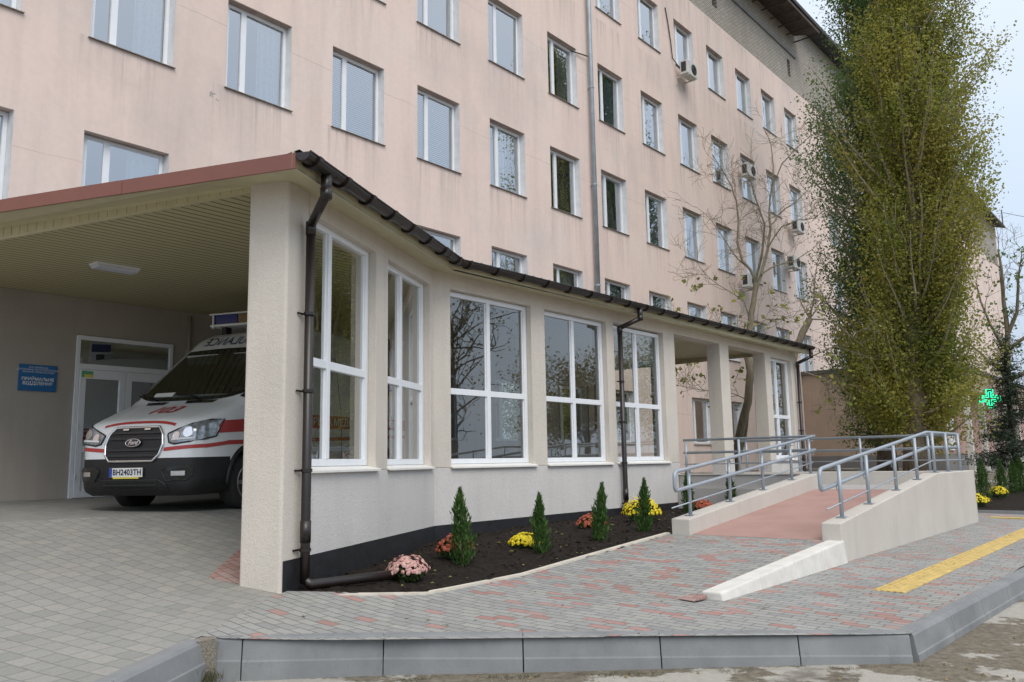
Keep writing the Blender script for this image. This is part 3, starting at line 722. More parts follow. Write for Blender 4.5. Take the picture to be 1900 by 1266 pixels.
for p in bpos:
    d = (T1 - T0).normalized() if p.x < T1.x else Vector((1, 0, 0)); n = Vector((d.y, -d.x, 0)); mb = MB()
    for s_ in (-1, 1): pass
    ro, ri = .102, .074; zc = ez(p); pts = []
    for j in range(9): t = math.pi * j / 8; pts.append(p + n * (.085 + ro * math.cos(t)) + Vector((0, 0, zc - ro * math.sin(t))) - d * .035)
    for j in range(8, -1, -1): t = math.pi * j / 8; pts.append(p + n * (.085 + ri * math.cos(t)) + Vector((0, 0, zc - ri * math.sin(t))) - d * .035)
    for j in range(8):
        q = [pts[j], pts[j + 1], pts[17 - j - 1], pts[17 - j]]; mb.extr(q, d * .07)
    mb.build('bracket', M['brown'], gt)
# soffit and board behind the gutter
mb = MB()
mb.hexa([tuple(T0 + Vector((0, 0, 3.93))), tuple(T1 + Vector((0, 0, 4.03))), tuple(B - NN * .05 + Vector((.1, 0, 4.085))), tuple(A + Vector((-.05, .05, 4.03))), tuple(T0 + Vector((0, 0, 3.95))), tuple(T1 + Vector((0, 0, 4.05))), tuple(B - NN * .05 + Vector((.1, 0, 4.11))), tuple(A + Vector((-.05, .05, 4.05)))])
mb.hexa([tuple(T1 + Vector((0, 0, 4.03))), tuple(T2 + Vector((0, 0, 4.06))), (22.15, GY + .03, 4.115), (8.35, GY + .03, 4.085), tuple(T1 + Vector((0, 0, 4.05))), tuple(T2 + Vector((0, 0, 4.08))), (22.15, GY + .03, 4.135), (8.35, GY + .03, 4.11)])
mb.build('eave_soffit', M['soffit_plain'], PAV)
mb = MB()
for a, b_ in ((T0, T1), (T1, T2)):
    d = (b_ - a).normalized(); n = Vector((d.y, -d.x, 0))
    za, zb2 = ez(a), ez(b_)
    pts = [a + Vector((0, 0, za - .14)), b_ + Vector((0, 0, zb2 - .14)), b_ + Vector((0, 0, zb2 + .02)), a + Vector((0, 0, za + .02))]
    mb.extr(pts, -n * .02)
mb.build('fascia_board', M['soffit_plain'], PAV)
# ribbed roof sheet
def roofz(x, y): return 4.10 + .057 * (y - 6.0)
mb = MB()
FE = T0 + FD * 8.15
ribs = 0; edge = []
x = 4.22
def fe_y(x):   # front eave y
    return T0.y + (x - T0.x) * (T1.y - T0.y) / (T1.x - T0.x) if x < T1.x else T1.y
xs_ = [x]; 
k = 0
prof = []
while x < 22.2:
    prof.append((x, .0)); prof.append((x + .155, .0)); prof.append((x + .17, .028)); prof.append((x + .19, .028)); x += .205
for (xa, ha), (xb, hb2) in zip(prof[:-1], prof[1:]):
    yb_ = 13.98 if xb < 20.7 else 9.5
    def RZ(x, y): return ez(Vector((x, 0, 0))) + .03 + .034 * (y - fe_y(x))
    ya, yc = fe_y(xa) - .06, fe_y(xb) - .06
    mb.add([(xa, ya, RZ(xa, ya) + ha), (xb, yc, RZ(xb, yc) + hb2), (xb, yb_, RZ(xb, yb_) + hb2), (xa, yb_, RZ(xa, yb_) + ha)], [(0, 1, 2, 3)])
# triangle left of the column line out to the slanted edge
nseg = 16
for i in range(nseg):
    a = T0 + FD * (8.15 * i / nseg); b_ = T0 + FD * (8.15 * (i + 1) / nseg)
    za, zb2 = 4.05 + .055 * 8.15 * i / nseg, 4.05 + .055 * 8.15 * (i + 1) / nseg
    mb.add([(a.x, a.y, za), (4.22, a.y, za + .012), (4.22, b_.y, zb2 + .012), (b_.x, b_.y, zb2)], [(0, 1, 2, 3)])
mb.build('roof', M['roof_dark'], PAV)
# slanted left edge: red fascia, soffit strip, drop panel, slatted ceiling
SL = .0285
def fz(d): return 3.925 + SL * 1.9 * d * .55
LN = 8.1; FNv = Vector((FD.y, -FD.x, 0))   # points to +x (inside)
def fp(d, off, z): return tuple(T0 + FD * d + FNv * off + Vector((0, 0, z)))
SLO = .055
cuts = [-.02, 2.2, 4.0, 6.1, LN]
for i in range(4):
    a, b_ = cuts[i] + .002, cuts[i + 1] + .02
    o_ = -.004 * (i % 2) - .004
    m2 = MB().hexa([fp(a, o_, 3.918 + SLO * a), fp(b_, o_, 3.918 + SLO * b_), fp(b_, o_ + .02, 3.918 + SLO * b_), fp(a, o_ + .02, 3.918 + SLO * a), fp(a, o_, 4.062 + SLO * a), fp(b_, o_, 4.062 + SLO * b_), fp(b_, o_ + .02, 4.062 + SLO * b_), fp(a, o_ + .02, 4.062 + SLO * a)])
    m2.build('red_fascia', M['fascia'], PAV)
def CZ(d): return 3.80 + .0045 * d
mb = MB().hexa([fp(0, .03, 3.93), fp(LN, .03, 3.93 + SLO * LN), fp(LN, .45, 4.18 + .0137 * LN), fp(.5, .45, 4.02), fp(0, .03, 3.95), fp(LN, .03, 3.95 + SLO * LN), fp(LN, .45, 4.20 + .0137 * LN), fp(.5, .45, 4.04)])
mb.build('edge_soffit', M['soffit_plain'], PAV)
mb = MB(); d = .80
pl = lambda q: 3.965 + .0137 * q; pu = lambda q: 4.175 + .0137 * q
mb.hexa([fp(d, .45, pl(d)), fp(LN, .45, pl(LN)), fp(LN, .48, pl(LN)), fp(d, .48, pl(d)), fp(d, .45, pu(d)), fp(LN, .45, pu(LN)), fp(LN, .48, pu(LN)), fp(d, .48, pu(d))])
i = 0
while d + i * .15 < LN - .1:
    dd = d + .08 + i * .15; s0 = pl(dd) + .03; s1 = pu(dd) - .03
    mb.hexa([fp(dd, .443, s0), fp(dd + .018, .443, s0), fp(dd + .018, .451, s0), fp(dd, .451, s0), fp(dd, .443, s1), fp(dd + .018, .443, s1), fp(dd + .018, .451, s1), fp(dd, .451, s1)])
    i += 1
mb.build('edge_panel', M['soffit_plain'], PAV)
def cz(y): return 3.985 + .016 * (y - 6.9)
mb = MB()
cp = [tuple((T0 + FD * .80 + FNv * .46))[:2], (4.80, 6.95), tuple(A + U * LEN - NN * .30)[:2], (8.45, GY + .30), (20.6, GY + .30), (20.6, 13.98), tuple(T0 + FD * 8.1 + FNv * .46)[:2]]
mb.prism(cp, lambda x, y: cz(y), lambda x, y: cz(y) + .03)
mb.build('ceiling', M['soffit'], PAV)
mb = MB(); mb.box((20.6, GY + .3, 3.94), (20.66, 13.98, 4.45)); mb.build('end_fascia', M['soffit_plain'], PAV)
# inner posts carrying the canopy
for px_, py_ in ((9.6, 9.9), (15.0, 9.9), (20.4, 13.4)):
    pass
# back wall of the bay (proud of the main facade) with the double door
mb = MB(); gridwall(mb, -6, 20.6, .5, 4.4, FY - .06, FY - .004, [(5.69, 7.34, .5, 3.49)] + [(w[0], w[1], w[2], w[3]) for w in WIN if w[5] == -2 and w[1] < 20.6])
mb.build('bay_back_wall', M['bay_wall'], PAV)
# door
def dbox(m, a, b, z0, z1, y0=FY - .10, y1=FY - .03): m.box((a, y0, z0), (b, y1, z1))
d0, d1, zb, zt = 5.70, 7.33, .865, 3.48
f = MB(); dbox(f, d0, d0 + .06, zb, zt); dbox(f, d1 - .06, d1, zb, zt); dbox(f, d0 + .06, d1 - .06, zt - .07, zt); dbox(f, d0 + .06, d1 - .06, 2.93, 3.02)
DR = f.build('door', M['pvc'], PAV, bevel=.005)
m2 = MB(); dbox(m2, d0 + .06, d1 - .06, 3.02, zt - .07, FY - .07, FY - .066); m2.build('transom_glass', M['glass_far'], DR)
for a, b in ((d0 + .065, (d0 + d1) / 2 - .004), ((d0 + d1) / 2 + .004, d1 - .065)):
    l = MB(); dbox(l, a, a + .10, zb + .01, 2.925, FY - .115, FY - .05); dbox(l, b - .10, b, zb + .01, 2.925, FY - .115, FY - .05)
    dbox(l, a + .1, b - .1, 2.78, 2.925, FY - .115, FY - .05); dbox(l, a + .1, b - .1, zb + .01, zb + .12, FY - .115, FY - .05); dbox(l, a + .1, b - .1, zb + .72, zb + .83, FY - .115, FY - .05)
    dbox(l, a + .1, b - .1, zb + .12, zb + .72, FY - .09, FY - .06)
    L = l.build('door_leaf', M['pvc'], DR, bevel=.005)
    g_ = MB(); dbox(g_, a + .1, b - .1, zb + .83, 2.78, FY - .085, FY - .081); g_.build('glass', M['glass_far'], L)
    h = MB(); hx = b - .05 if a < 6.2 else a + .05
    h.tube([(hx, FY - .115, 1.86), (hx, FY - .16, 1.86), (hx, FY - .16, 2.0)], .012, 6); h.build('handle', M['alloy'], L)
    h = MB()
    for zz in (1.15, 1.95, 2.7): h.tube([(a + .005 if a < 6.2 else b - .005, FY - .125, zz), (a + .005 if a < 6.2 else b - .005, FY - .125, zz + .09)], .012, 6)
    h.build('hinge', M['pvc'], L)
m2 = MB().box((5.79, FY - .12, 2.80), (5.97, FY - .116, 2.90)); st = m2.build('sticker', M['sticker_green'], DR)
m2 = MB().box((5.83, FY - .1215, 2.80), (5.97, FY - .1195, 2.845)); m2.build('sticker_stripe', M['plate_yellow'], st)
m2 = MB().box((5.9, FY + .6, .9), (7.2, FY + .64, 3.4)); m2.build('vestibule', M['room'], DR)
m2 = MB().tube([(7.62, FY - .10, 1.0), (7.62, FY - .10, 4.02)], .03, 8); m2.build('bay_pipe', M['bay_wall'], PAV, smooth=True)

# downpipes
def downpipe(base, n, top, zoff, shoe):
    p = Vector(base); n = Vector(n)
    m_ = MB(); gx = top
    path = [Vector((gx.x, gx.y, ez(gx) - .06)), Vector((gx.x, gx.y, ez(gx) - .27)), p + Vector((0, 0, ez(gx) - .42)), p + Vector((0, 0, .60)), p + Vector((0, 0, zoff))]
    m_.tube(path[:2] , .052, 12); 
    m_.tube([path[1] + Vector((0, 0, .01)), path[2]], .045, 12); m_.tube([path[2] + Vector((0, 0, .02)), path[3], path[4]], .045, 12)
    m_.tube([path[1] + Vector((0, 0, -.03)), path[1] + Vector((0, 0, .07))], .056, 12); m_.tube([path[2] + Vector((0, 0, -.10)), path[2] + Vector((0, 0, .03))], .051, 12)
    m_.tube([p + Vector((0, 0, .60)), p + Vector((0, 0, .80))], .051, 12)
    if shoe: m_.tube([p + Vector((0, 0, zoff + .03))] + [Vector(q) for q in shoe], .047, 12)
    D = m_.build('downpipe', M['brown'], PAV, smooth=True)
    for z in (.52, 1.25, 2.0, 2.75):
        c = MB(); c.tube([p + Vector((0, 0, z)), p + Vector((0, 0, z + .03))], .056, 10); c.tube([p + Vector((0, 0, z + .015)), p - n * .11 + Vector((0, 0, z + .015))], .008, 5)
        c.tube([p - n * .06 + Vector((-.09, -.03, z + .015)), p - n * .06 + Vector((0, 0, z + .015))], .010, 5)
        c.build('pipe_clip', M['brown'], D)
p1 = A + U * .295 + NN * .085
downpipe(p1, NN, T0 + (T1 - T0) * .10 + NN * .085, .235, [(p1.x + .05, p1.y - .02, .215), (5.75, 6.30, .235)])
p2 = Vector((13.12, GY - .09, 0)); downpipe(p2, Vector((0, -1, 0)), Vector((13.3, 8.03 - .085, 0)), .36, [(13.15, 8.27, .33), (13.33, 8.1, .32)])
p3 = Vector((21.9, GY - .09, 0)); downpipe(p3, Vector((0, -1, 0)), Vector((22.0, 8.03 - .085, 0)), .2, None)

# sign, notice and ceiling lamp
t = thing('wall_sign', (5.15, FY - .075, 2.74), 'blue rectangular hospital sign with white Ukrainian lettering left of the door', 'sign')
MB().box((-.275, -.012, -.205), (.275, .012, .205)).build('panel', M['sign_blue'], t, local=True, bevel=.003)
def sign_text(name, txt, size, z, mat, parent, bold=0):
    vs, fs = text_faces(txt, size, bold=bold); m_ = MB(); m_.add([(v[0], -.0145, v[1] + z) for v in vs], fs); return m_.build(name, mat, parent, local=True)
sign_text('heading', 'КНП «РАЙОННА\nЦЕНТРАЛЬНА БАГАТОПРОФІЛЬНА\nЛІКАРНЯ» МІСЬКОЇ РАДИ', .036, .125, M['white_text'], t)
sign_text('title', 'ПРИЙМАЛЬНЕ\nВІДДІЛЕННЯ', .066, -.055, M['white_text'], t, .0015)
o = MB().box((7.58, FY - .085, 3.05), (7.86, FY - .066, 3.42)).build('wall_notice', simple('notice_paper', (.42, .42, .46), .6, var=.1, vs=12), origin=(7.7, FY - .07, 3.2))
tag(o, 'pale grey notice on the bay wall, half hidden by the ambulance', 'notice')
t = thing('ceiling_lamp', (5.03, 11.2, cz(11.2)), 'flat white lamp fixed to the slatted canopy ceiling', 'lamp')
MB().box((-.30, -.12, -.03), (.30, .12, 0)).build('housing', M['pvc'], t, local=True, bevel=.008)
m_ = MB().hexa([(-.27, -.10, -.07), (.27, -.10, -.07), (.27, .10, -.07), (-.27, .10, -.07), (-.29, -.115, -.03), (.29, -.115, -.03), (.29, .115, -.03), (-.29, .115, -.03)]); m_.build('diffuser', M['lampshade'], t, local=True, bevel=.01)

# ------------------------------------------------------------------ ramp and landing
RMP = thing('wheelchair_ramp', (13, 5, .1), 'concrete access ramp with red deck and pale side walls', 'ramp')
def wtopz(x): return .50 + (x - 10.45) * .1043 if x < 15.3 else 1.005
def sidewall(y0, y1, x0, x1):
    pts = [(x0, -.1), (x1, -.1), (x1, wtopz(x1))] + ([(15.3, 1.005)] if x1 > 15.3 else []) + [(x0, wtopz(x0))]
    mb = MB(); mb.extr([(x, y0, z) for x, z in pts], (0, y1 - y0, 0)); return mb
sidewall(3.56, 3.80, 10.45, 18.08).build('side_wall', M['concrete_white'], RMP, bevel=.012)
sidewall(5.58, 5.86, 10.42, 15.35).build('side_wall', M['concrete_white'], RMP, bevel=.012)
mb = MB(); mb.extr([(10.47, 3.79, .05), (15.2, 3.79, .05), (15.2, 3.79, .735), (10.47, 3.79, .292)], (0, 1.80, 0)); mb.build('deck', M['deck'], RMP)
mb = MB(); mb.box((15.2, 3.80, .0), (17.84, 8.37, .737)); mb.build('landing', M['landing_grey'], RMP)
mb = MB(); mb.box((15.28, 5.861, .458), (15.52, 8.372, .995)); mb.build('landing_wall', M['landing_grey'], RMP, bevel=.01)
mb = MB(); mb.box((15.272, 5.861, -.1), (15.5, 8.37, .457)); mb.build('landing_plinth', M['black_plinth'], RMP)
mb = MB(); mb.box((15.26, 5.861, .996), (15.54, 8.37, 1.015)); mb.build('coping', M['concrete_white'], RMP)
mb = MB(); mb.box((17.84, 3.801, -.1), (18.08, 8.37, 1.0)); mb.build('landing_wall', M['concrete_white'], RMP, bevel=.01)

def rail(label, y, xs_posts, cross, xend, inside):
    """rail on the ramp wall at y, then turning along +y at xend"""
    T = thing('handrail', (xs_posts[0], y, wtopz(xs_posts[0])), label, 'handrail', None)
    def zt(x): return 1.208 + (min(x, 15.55) - 10.87) * .1043
    yi = y + inside
    x0 = xs_posts[0] - .52
    def lev(dz): return [(x, yi, zt(x) + dz) for x in (x0 + .08, 12.5, 14, 15.55)]
    top = lev(0); mid = lev(-.255)
    ends = [(xend, yi, zt(16))] if xend > 15.7 else []
    cr = [(xend, yy, zt(16)) for yy in cross[1:2]]
    loop = [(x0 + .03, yi, zt(x0) - .008), (x0 + .005, yi, zt(x0) - .035), (x0, yi, zt(x0) - .09), (x0, yi, zt(x0) - .18), (x0 + .006, yi, zt(x0) - .225), (x0 + .03, yi, zt(x0) - .25)]
    ml = [(p[0], p[1], p[2] - .255) for p in ends + cr]
    path = list(reversed([*top, *ends, *cr])) + loop + [*mid, *ml]
    m_ = MB().tube(path, .026, 10); m_.build('top_rail', M['steel'], T, smooth=True)
    low = [(x, y, zt(x) - .485) for x in (x0 - .0, 12.5, 14, 15.55)] + [(p[0], p[1] - (inside if p[1] == yi else 0), p[2] - .485) for p in ends + cr]
    MB().tube(low, .011, 8).build('lower_rail', M['steel'], T, smooth=True)
    posts = [(x, y) for x in xs_posts] + [(xend, c) for c in cross[2:]]
    for px_, py_ in posts:
        zb = wtopz(px_); ztp = zt(px_) - .035
        c = MB().tube([(px_, py_, zb), (px_, py_, ztp + .03)], .026, 10).build('post', M['steel'], T, smooth=True)
        MB().box((px_ - .07, py_ - .06, zb), (px_ + .07, py_ + .06, zb + .010)).build('base_plate', M['steel'], c)
        if py_ == y:
            b = MB()
            for dz in (0, -.255): b.tube([(px_, py_, zt(px_) - .07 + dz), (px_ + .05, yi, zt(px_) - .07 + dz), (px_ + .05, yi, zt(px_) - .02 + dz)], .006, 5)
            b.build('rail_bracket', M['steel'], c)
    return T
rail('grey steel handrail on the high outer ramp wall, turning across the landing end', 3.68, [10.88, 12.0, 13.33, 14.53, 15.66, 16.6, 17.55], (0, 8.25, 4.3, 5.6, 6.9, 8.1), 17.96, .06)
rail('grey steel handrail on the inner ramp wall beside the flower bed, turning to the portico', 5.72, [10.72, 12.01, 13.25, 14.49, 15.40], (0, 8.3, 7.1, 8.25), 15.40, -.06)

# ------------------------------------------------------------------ flower bed
bed = thing('flower_bed', (9, 6.6, .1), 'dark soil bed with pale edging along the pavilion wall', 'flower bed')
EDG = [(4.62, 6.40), (5.10, 6.03), (5.56, 5.74), (6.0, 5.74), (10.44, 5.90)]
BP = [(4.62, 6.44), (5.58, 5.76), (10.5, 5.93), (15.28, 5.86), (15.28, 8.38), (8.30, 8.37)]
def bz(x, y):
    b = wedge(x, min(y, 6.2)); return b - .005 + .05 * min(1, max(0, (y - 6.0)) / 1.2)
def bed_h(x, y): 
    p = Vector((x * 4.2, y * 4.2, 3)); q = Vector((x * 14, y * 14, 9))
    return bz(x, y) + .030 * mn.noise(p) + .022 * mn.noise(q) + .012 * mn.noise(Vector((x * 33, y * 33, 1)))
mb = MB()
ccw = [(4.60, 6.52), (5.58, 5.77), (10.45, 5.93), (15.3, 5.93), (15.3, 8.4), (8.30, 8.40)]
poly2 = [(4.60, 6.52), (5.58, 5.77), (15.3, 5.93), (15.3, 8.4), (8.30, 8.40)]
cache = {}
st_ = .06
for i in range(int(4.5 / st_), int(15.4 / st_)):
    for j in range(int(5.6 / st_), int(8.5 / st_)):
        c = [(i * st_, j * st_), ((i + 1) * st_, j * st_), ((i + 1) * st_, (j + 1) * st_), (i * st_, (j + 1) * st_)]
        r = clip(poly2, c)
        if r:
            ids = []
            for x, y in r:
                kk = (round(x, 3), round(y, 3))
                if kk not in cache: cache[kk] = len(mb.v); mb.v.append((x, y, bed_h(x, y)))
                if cache[kk] not in ids: ids.append(cache[kk])
            if len(ids) > 2: mb.f.append(tuple(ids))
mb.build('soil', M['soil'], bed, smooth=True)
mb = MB(); br = random.Random(5)
for i in range(900):
    x = br.uniform(4.9, 15.1); y = br.uniform(5.85, 8.3)
    if clip(poly2, [(x, y), (x + .01, y), (x + .01, y + .01)]) is None: continue
    r_ = br.uniform(.008, .032); z = bed_h(x, y); vs = [Vector((br.gauss(0, 1), br.gauss(0, 1), br.gauss(0, 1))).normalized() * r_ * br.uniform(.7, 1.2) for _ in range(6)]
    a = [(r_, 0, 0), (-r_, 0, 0), (0, r_, 0), (0, -r_, 0), (0, 0, r_ * .8), (0, 0, -r_ * .6)]
    vs = [(x + p[0] * br.uniform(.6, 1.3), y + p[1] * br.uniform(.6, 1.3), z + p[2] + r_ * .2) for p in a]
    mb.add(vs, [(0, 2, 4), (2, 1, 4), (1, 3, 4), (3, 0, 4), (2, 0, 5), (1, 2, 5), (3, 1, 5), (0, 3, 5)])
o = mb.build('soil_clods', M['soil'], bed); o['kind'] = 'stuff'
mb = MB()
for i in range(110):
    x = br.uniform(5.2, 14.5); y = br.uniform(5.9, 8.0)
    if clip(poly2, [(x, y), (x + .01, y), (x + .01, y + .01)]) is None: continue
    a = br.uniform(0, 6.28); s = br.uniform(.015, .035); z = bed_h(x, y) + .018
    mb.add([(x + math.cos(a) * s, y + math.sin(a) * s, z), (x - math.sin(a) * s * .6, y + math.cos(a) * s * .6, z + .012), (x - math.cos(a) * s, y - math.sin(a) * s, z), (x + math.sin(a) * s * .6, y - math.cos(a) * s * .6, z + .006)], [(0, 1, 2, 3)])
o = mb.build('fallen_leaves', M['leaf_pale'], bed); o['kind'] = 'stuff'
mb = MB()
for i in range(len(EDG) - 1):
    a = Vector((*EDG[i], 0)); b_ = Vector((*EDG[i + 1], 0)); n_ = 12 if i == 3 else 1
    for q in range(n_):
        p = a + (b_ - a) * (q / n_); p2_ = a + (b_ - a) * ((q + 1) / n_); d = (b_ - a).normalized(); n = Vector((-d.y, d.x, 0)) * .07
        za, zb2 = wedge(p.x, min(p.y, 6.0)) + .02, wedge(p2_.x, min(p2_.y, 6.0)) + .02
        mb.hexa([(p.x, p.y, -.1), (p2_.x, p2_.y, -.1), (p2_.x + n.x, p2_.y + n.y, -.1), (p.x + n.x, p.y + n.y, -.1), (p.x, p.y, za), (p2_.x, p2_.y, zb2), (p2_.x + n.x, p2_.y + n.y, zb2), (p.x + n.x, p.y + n.y, za)])
mb.build('edging', M['edging'], bed)

# ------------------------------------------------------------------ vegetation helpers
def quads(name, C, Ns, W, H, mat, parent, rs, up=None, local=False):
    """many small leaf faces: centres C (n,3), sizes W,H (n,)"""
    n = len(C); rg = np.random.default_rng(rs)
    if up is None: a = rg.normal(size=(n, 3))
    else: a = up + rg.normal(size=(n, 3)) * .25
    a /= np.linalg.norm(a, axis=1)[:, None]
    b = rg.normal(size=(n, 3)); b -= (b * a).sum(1)[:, None] * a; b /= np.linalg.norm(b, axis=1)[:, None]
    nn = np.cross(a, b)
    a = a * H[:, None]; b = b * W[:, None]
    V = np.stack([C - a, C - a * .1 + b + nn * W[:, None] * .25, C + a, C - a * .1 - b + nn * W[:, None] * .25], 1).reshape(-1, 3)
    o0 = np.zeros(3) if local else np.array(ORG[parent.name])
    V = V - o0
    me = bpy.data.meshes.new(name); me.vertices.add(n * 4); me.vertices.foreach_set('co', V.astype(np.float32).ravel())
    me.loops.add(n * 4); me.loops.foreach_set('vertex_index', np.arange(n * 4, dtype=np.int32))
    me.polygons.add(n); me.polygons.foreach_set('loop_start', np.arange(0, n * 4, 4, dtype=np.int32)); me.update(calc_edges=True)
    me.materials.append(mat)
    o = bpy.data.objects.new(name, me); fin(o, parent); ORG[o.name] = ORG[parent.name]
    return o
def poplar(base, H, lat, prof, cen, nb, per, mat, label, seed, leaf=.078, z0=1.6, trunk_r=.42):
    rg = np.random.default_rng(seed); base = np.array(base); lat = np.array([*lat, 0.]); dep = np.array([lat[1], -lat[0], 0]) * -1
    T = thing('poplar_tree', base, label, 'tree', 'tall poplars beside the pavilion')
    pr = lambda z: np.interp(z, [p[0] for p in prof], [p[1] for p in prof]); ce = lambda z: np.interp(z, [p[0] for p in cen], [p[1] for p in cen])
    mb = MB(); zs = np.linspace(-.2, H * .93, 16)
    mb.tube([tuple(base + lat * ce(z) * (.55 if z < 99 else 1) + np.array([0, 0, z])) for z in zs], [max(.03, trunk_r * (1.25 if z < .3 else 1) * (1 - z / H) ** .65) for z in zs], 14)
    for q in range(5):   # buttress stems hugging the trunk
        ang = rg.uniform(0, 6.28); rr = trunk_r * .75; zt_ = rg.uniform(4, 9)
        pts = [tuple(base + lat * ce(z) * .55 + np.array([math.cos(ang) * rr * (1 - z / H), math.sin(ang) * rr * (1 - z / H), z])) for z in np.linspace(-.2, zt_, 7)]
        mb.tube(pts, [trunk_r * .42 * (1 - i / 8) for i in range(7)], 8)
    C = []; bra = MB()
    for i in range(nb + 75):
        low = i >= nb
        zb = z0 + (H * .90 - z0) * rg.uniform(0, 1) ** 1.15; ang = rg.uniform(0, 2 * math.pi)
        if low: zb = rg.uniform(.9, 3.6)
        L = rg.uniform(.5, 1.5) if low else rg.uniform(1.6, 4.2) * (1 - .35 * zb / H); rad = pr(min(H, zb + L)) * rg.uniform(.35, 1.12)
        lump = mn.noise(Vector((math.cos(ang) * 1.3, math.sin(ang) * 1.3, (zb + L) * .33 + seed)))
        rad *= .80 + .60 * lump
        if (zb + L * .5 < 11 and math.sin(ang) < -.86 and rg.uniform() < .55) or (zb < 4 and math.sin(ang) < -.75): continue
        p0 = base + lat * ce(zb) * .55 + np.array([0, 0, zb]); pts = []
        z1 = min(H, zb + L); p3 = base + lat * ce(z1) + (lat * math.cos(ang) + dep * math.sin(ang)) * rad + np.array([0, 0, z1])
        for t in np.linspace(0, 1, 6):
            q = p0 + (p3 - p0) * np.array([t ** .75, t ** .75, t ** 1.25]); q = q + rg.normal(size=3) * .05 * (t > 0); pts.append(q)
        bra.tube([tuple(q) for q in pts], [max(.010, .06 * (1 - t)) for t in np.linspace(0, 1, 6)], 5, cap=False)
        k = int(per * rg.uniform(.6, 1.4)); ts = rg.uniform(.22, 1.06, k)
        idx = np.clip((ts * 5).astype(int), 0, 4); fr = ts * 5 - idx; P = np.array(pts)
        ctr = P[idx] * (1 - fr)[:, None] + P[idx + 1] * fr[:, None]
        sub = rg.integers(0, 9, k); offs = rg.normal(size=(9, 3)) * np.array([.24, .24, .32])
        C.append(ctr + offs[sub] + rg.normal(size=(k, 3)) * np.array([.11, .11, .15]))
    mb.build('trunk', M['bark_poplar'], T, smooth=True)
    bra.build('branches', M['bark_pale'], T)
    C = np.concatenate(C); n = len(C); s = leaf * rg.uniform(.45, 1.3, n)
    quads('crown', C, None, s * .5, s * .55, mat, T, seed)
    return T
latA = (.243, -.970)
poplar((29.1, 7.3, .75), 20.5, latA, [(0, 1.3), (1.5, 2.0), (4, 2.25), (8, 2.3), (13, 2.3), (17, 2.05), (19.5, 1.2), (20.5, .4)], [(0, 0), (3, .1), (8, .75), (12, 1.05), (17, 1.15), (20, 1.2)], 470, 380, M['leaf_yellow'], 'yellowing poplar with a thick furrowed trunk standing behind the ramp landing', 11, z0=1.3, trunk_r=.42)
latB = (.275, -.961)
poplar((31.7, 9.0, .82), 22, latB, [(0, 1.1), (1.5, 2.0), (4, 2.35), (8, 2.65), (12, 2.8), (15, 2.6), (19, 1.7), (22, .5)], [(0, 0), (3, .15), (8, .25), (12, .35), (17, .8), (22, 1.0)], 400, 300, M['leaf_green'], 'greener poplar standing closer to the pink building, left of the other poplar', 23, z0=1.5, trunk_r=.30)

def limb(mb, pts, r0, r1, seg=8):
    n = len(pts); mb.tube(pts, [r0 + (r1 - r0) * i / (n - 1) for i in range(n)], seg, cap=False)
def twigs(mb, p, d, L, r, depth, rg, tips):
    n = 4; pts = [p]; q = p.copy(); dd = d.copy()
    for i in range(n):
        dd = (dd + rg.normal(size=3) * .22 + np.array([0, 0, .05])); dd /= np.linalg.norm(dd); q = q + dd * L / n; pts.append(q.copy())
    mb.tube([tuple(x) for x in pts], [max(.004, r * (1 - .7 * i / n)) for i in range(n + 1)], 4, cap=False)
    tips.append(pts[-1])
    if depth <= 0: return
    for i in range(1, n + 1):
        for s in range(2 if i > 1 else 1):
            if rg.uniform() < .58:
                nd = dd + rg.normal(size=3) * .75; nd /= np.linalg.norm(nd)
                twigs(mb, pts[i], nd, L * rg.uniform(.45, .75), r * .55, depth - 1, rg, tips)
def skeleton_tree(name, base, limbs, label, seed, mat, group=None, leaves=0, leafmat='leaf_pale', tw=(.9, .018, 2), zmax=7.0, thin=1.0):
    rg = np.random.default_rng(seed); b = np.array([*base, 0.]); n = b / np.linalg.norm(b); lat = np.array([n[1], -n[0], 0])
    z0 = limbs[0][0][0][1]
    T = thing(name, (*(b + lat * limbs[0][0][0][0])[:2], z0 - .1), label, 'tree', group)
    tr = MB(); brs = MB(); tips = []
    for li, (pts, r0, r1, depth, tc) in enumerate(limbs):
        dslope = rg.uniform(-.45, .45) if li else 0
        P = []
        for i, (dx, z) in enumerate(pts):
            off = depth + dslope * math.hypot(dx - pts[0][0], z - pts[0][1]) if li else depth
            P.append(b + lat * dx + n * off + np.array([0, 0, z]))
        if li == 0: P[0][2] -= .3
        # densify
        D = []
        for i in range(len(P) - 1):
            for t in (0, .5): D.append(P[i] + (P[i + 1] - P[i]) * t + (rg.normal(size=3) * .012 if t else 0))
        D.append(P[-1])
        tk = 1 if li == 0 else thin
        limb(tr if li == 0 else brs, [tuple(x) for x in D], r0 * tk, r1 * tk, 10 if li == 0 else 7)
        if tc:
            for i in range(max(1, int(len(D) * .25)), len(D)):
                for q in range(tc):
                    if rg.uniform() < .8:
                        dirv = (D[i] - D[i - 1]); dirv /= np.linalg.norm(dirv); dirv = dirv + rg.normal(size=3) * .8; dirv /= np.linalg.norm(dirv)
                        twigs(brs, D[i], dirv, tw[0] * rg.uniform(.5, 1.2), tw[1], tw[2], rg, tips)
    tr.build('trunk', mat, T, smooth=True); brs.build('branches', mat, T, smooth=True)
    if leaves:
        tp = np.array([t for t in tips if t[2] < zmax]); ids = rg.integers(0, len(tp), leaves); ids = ids[np.argsort(rg.uniform(size=leaves))]
        C = tp[rg.choice(ids, leaves)] + rg.normal(size=(leaves, 3)) * .09; s = rg.uniform(.05, .10, leaves)
        quads('foliage', C, None, s * .8, s, M[leafmat], T, seed)
    return T
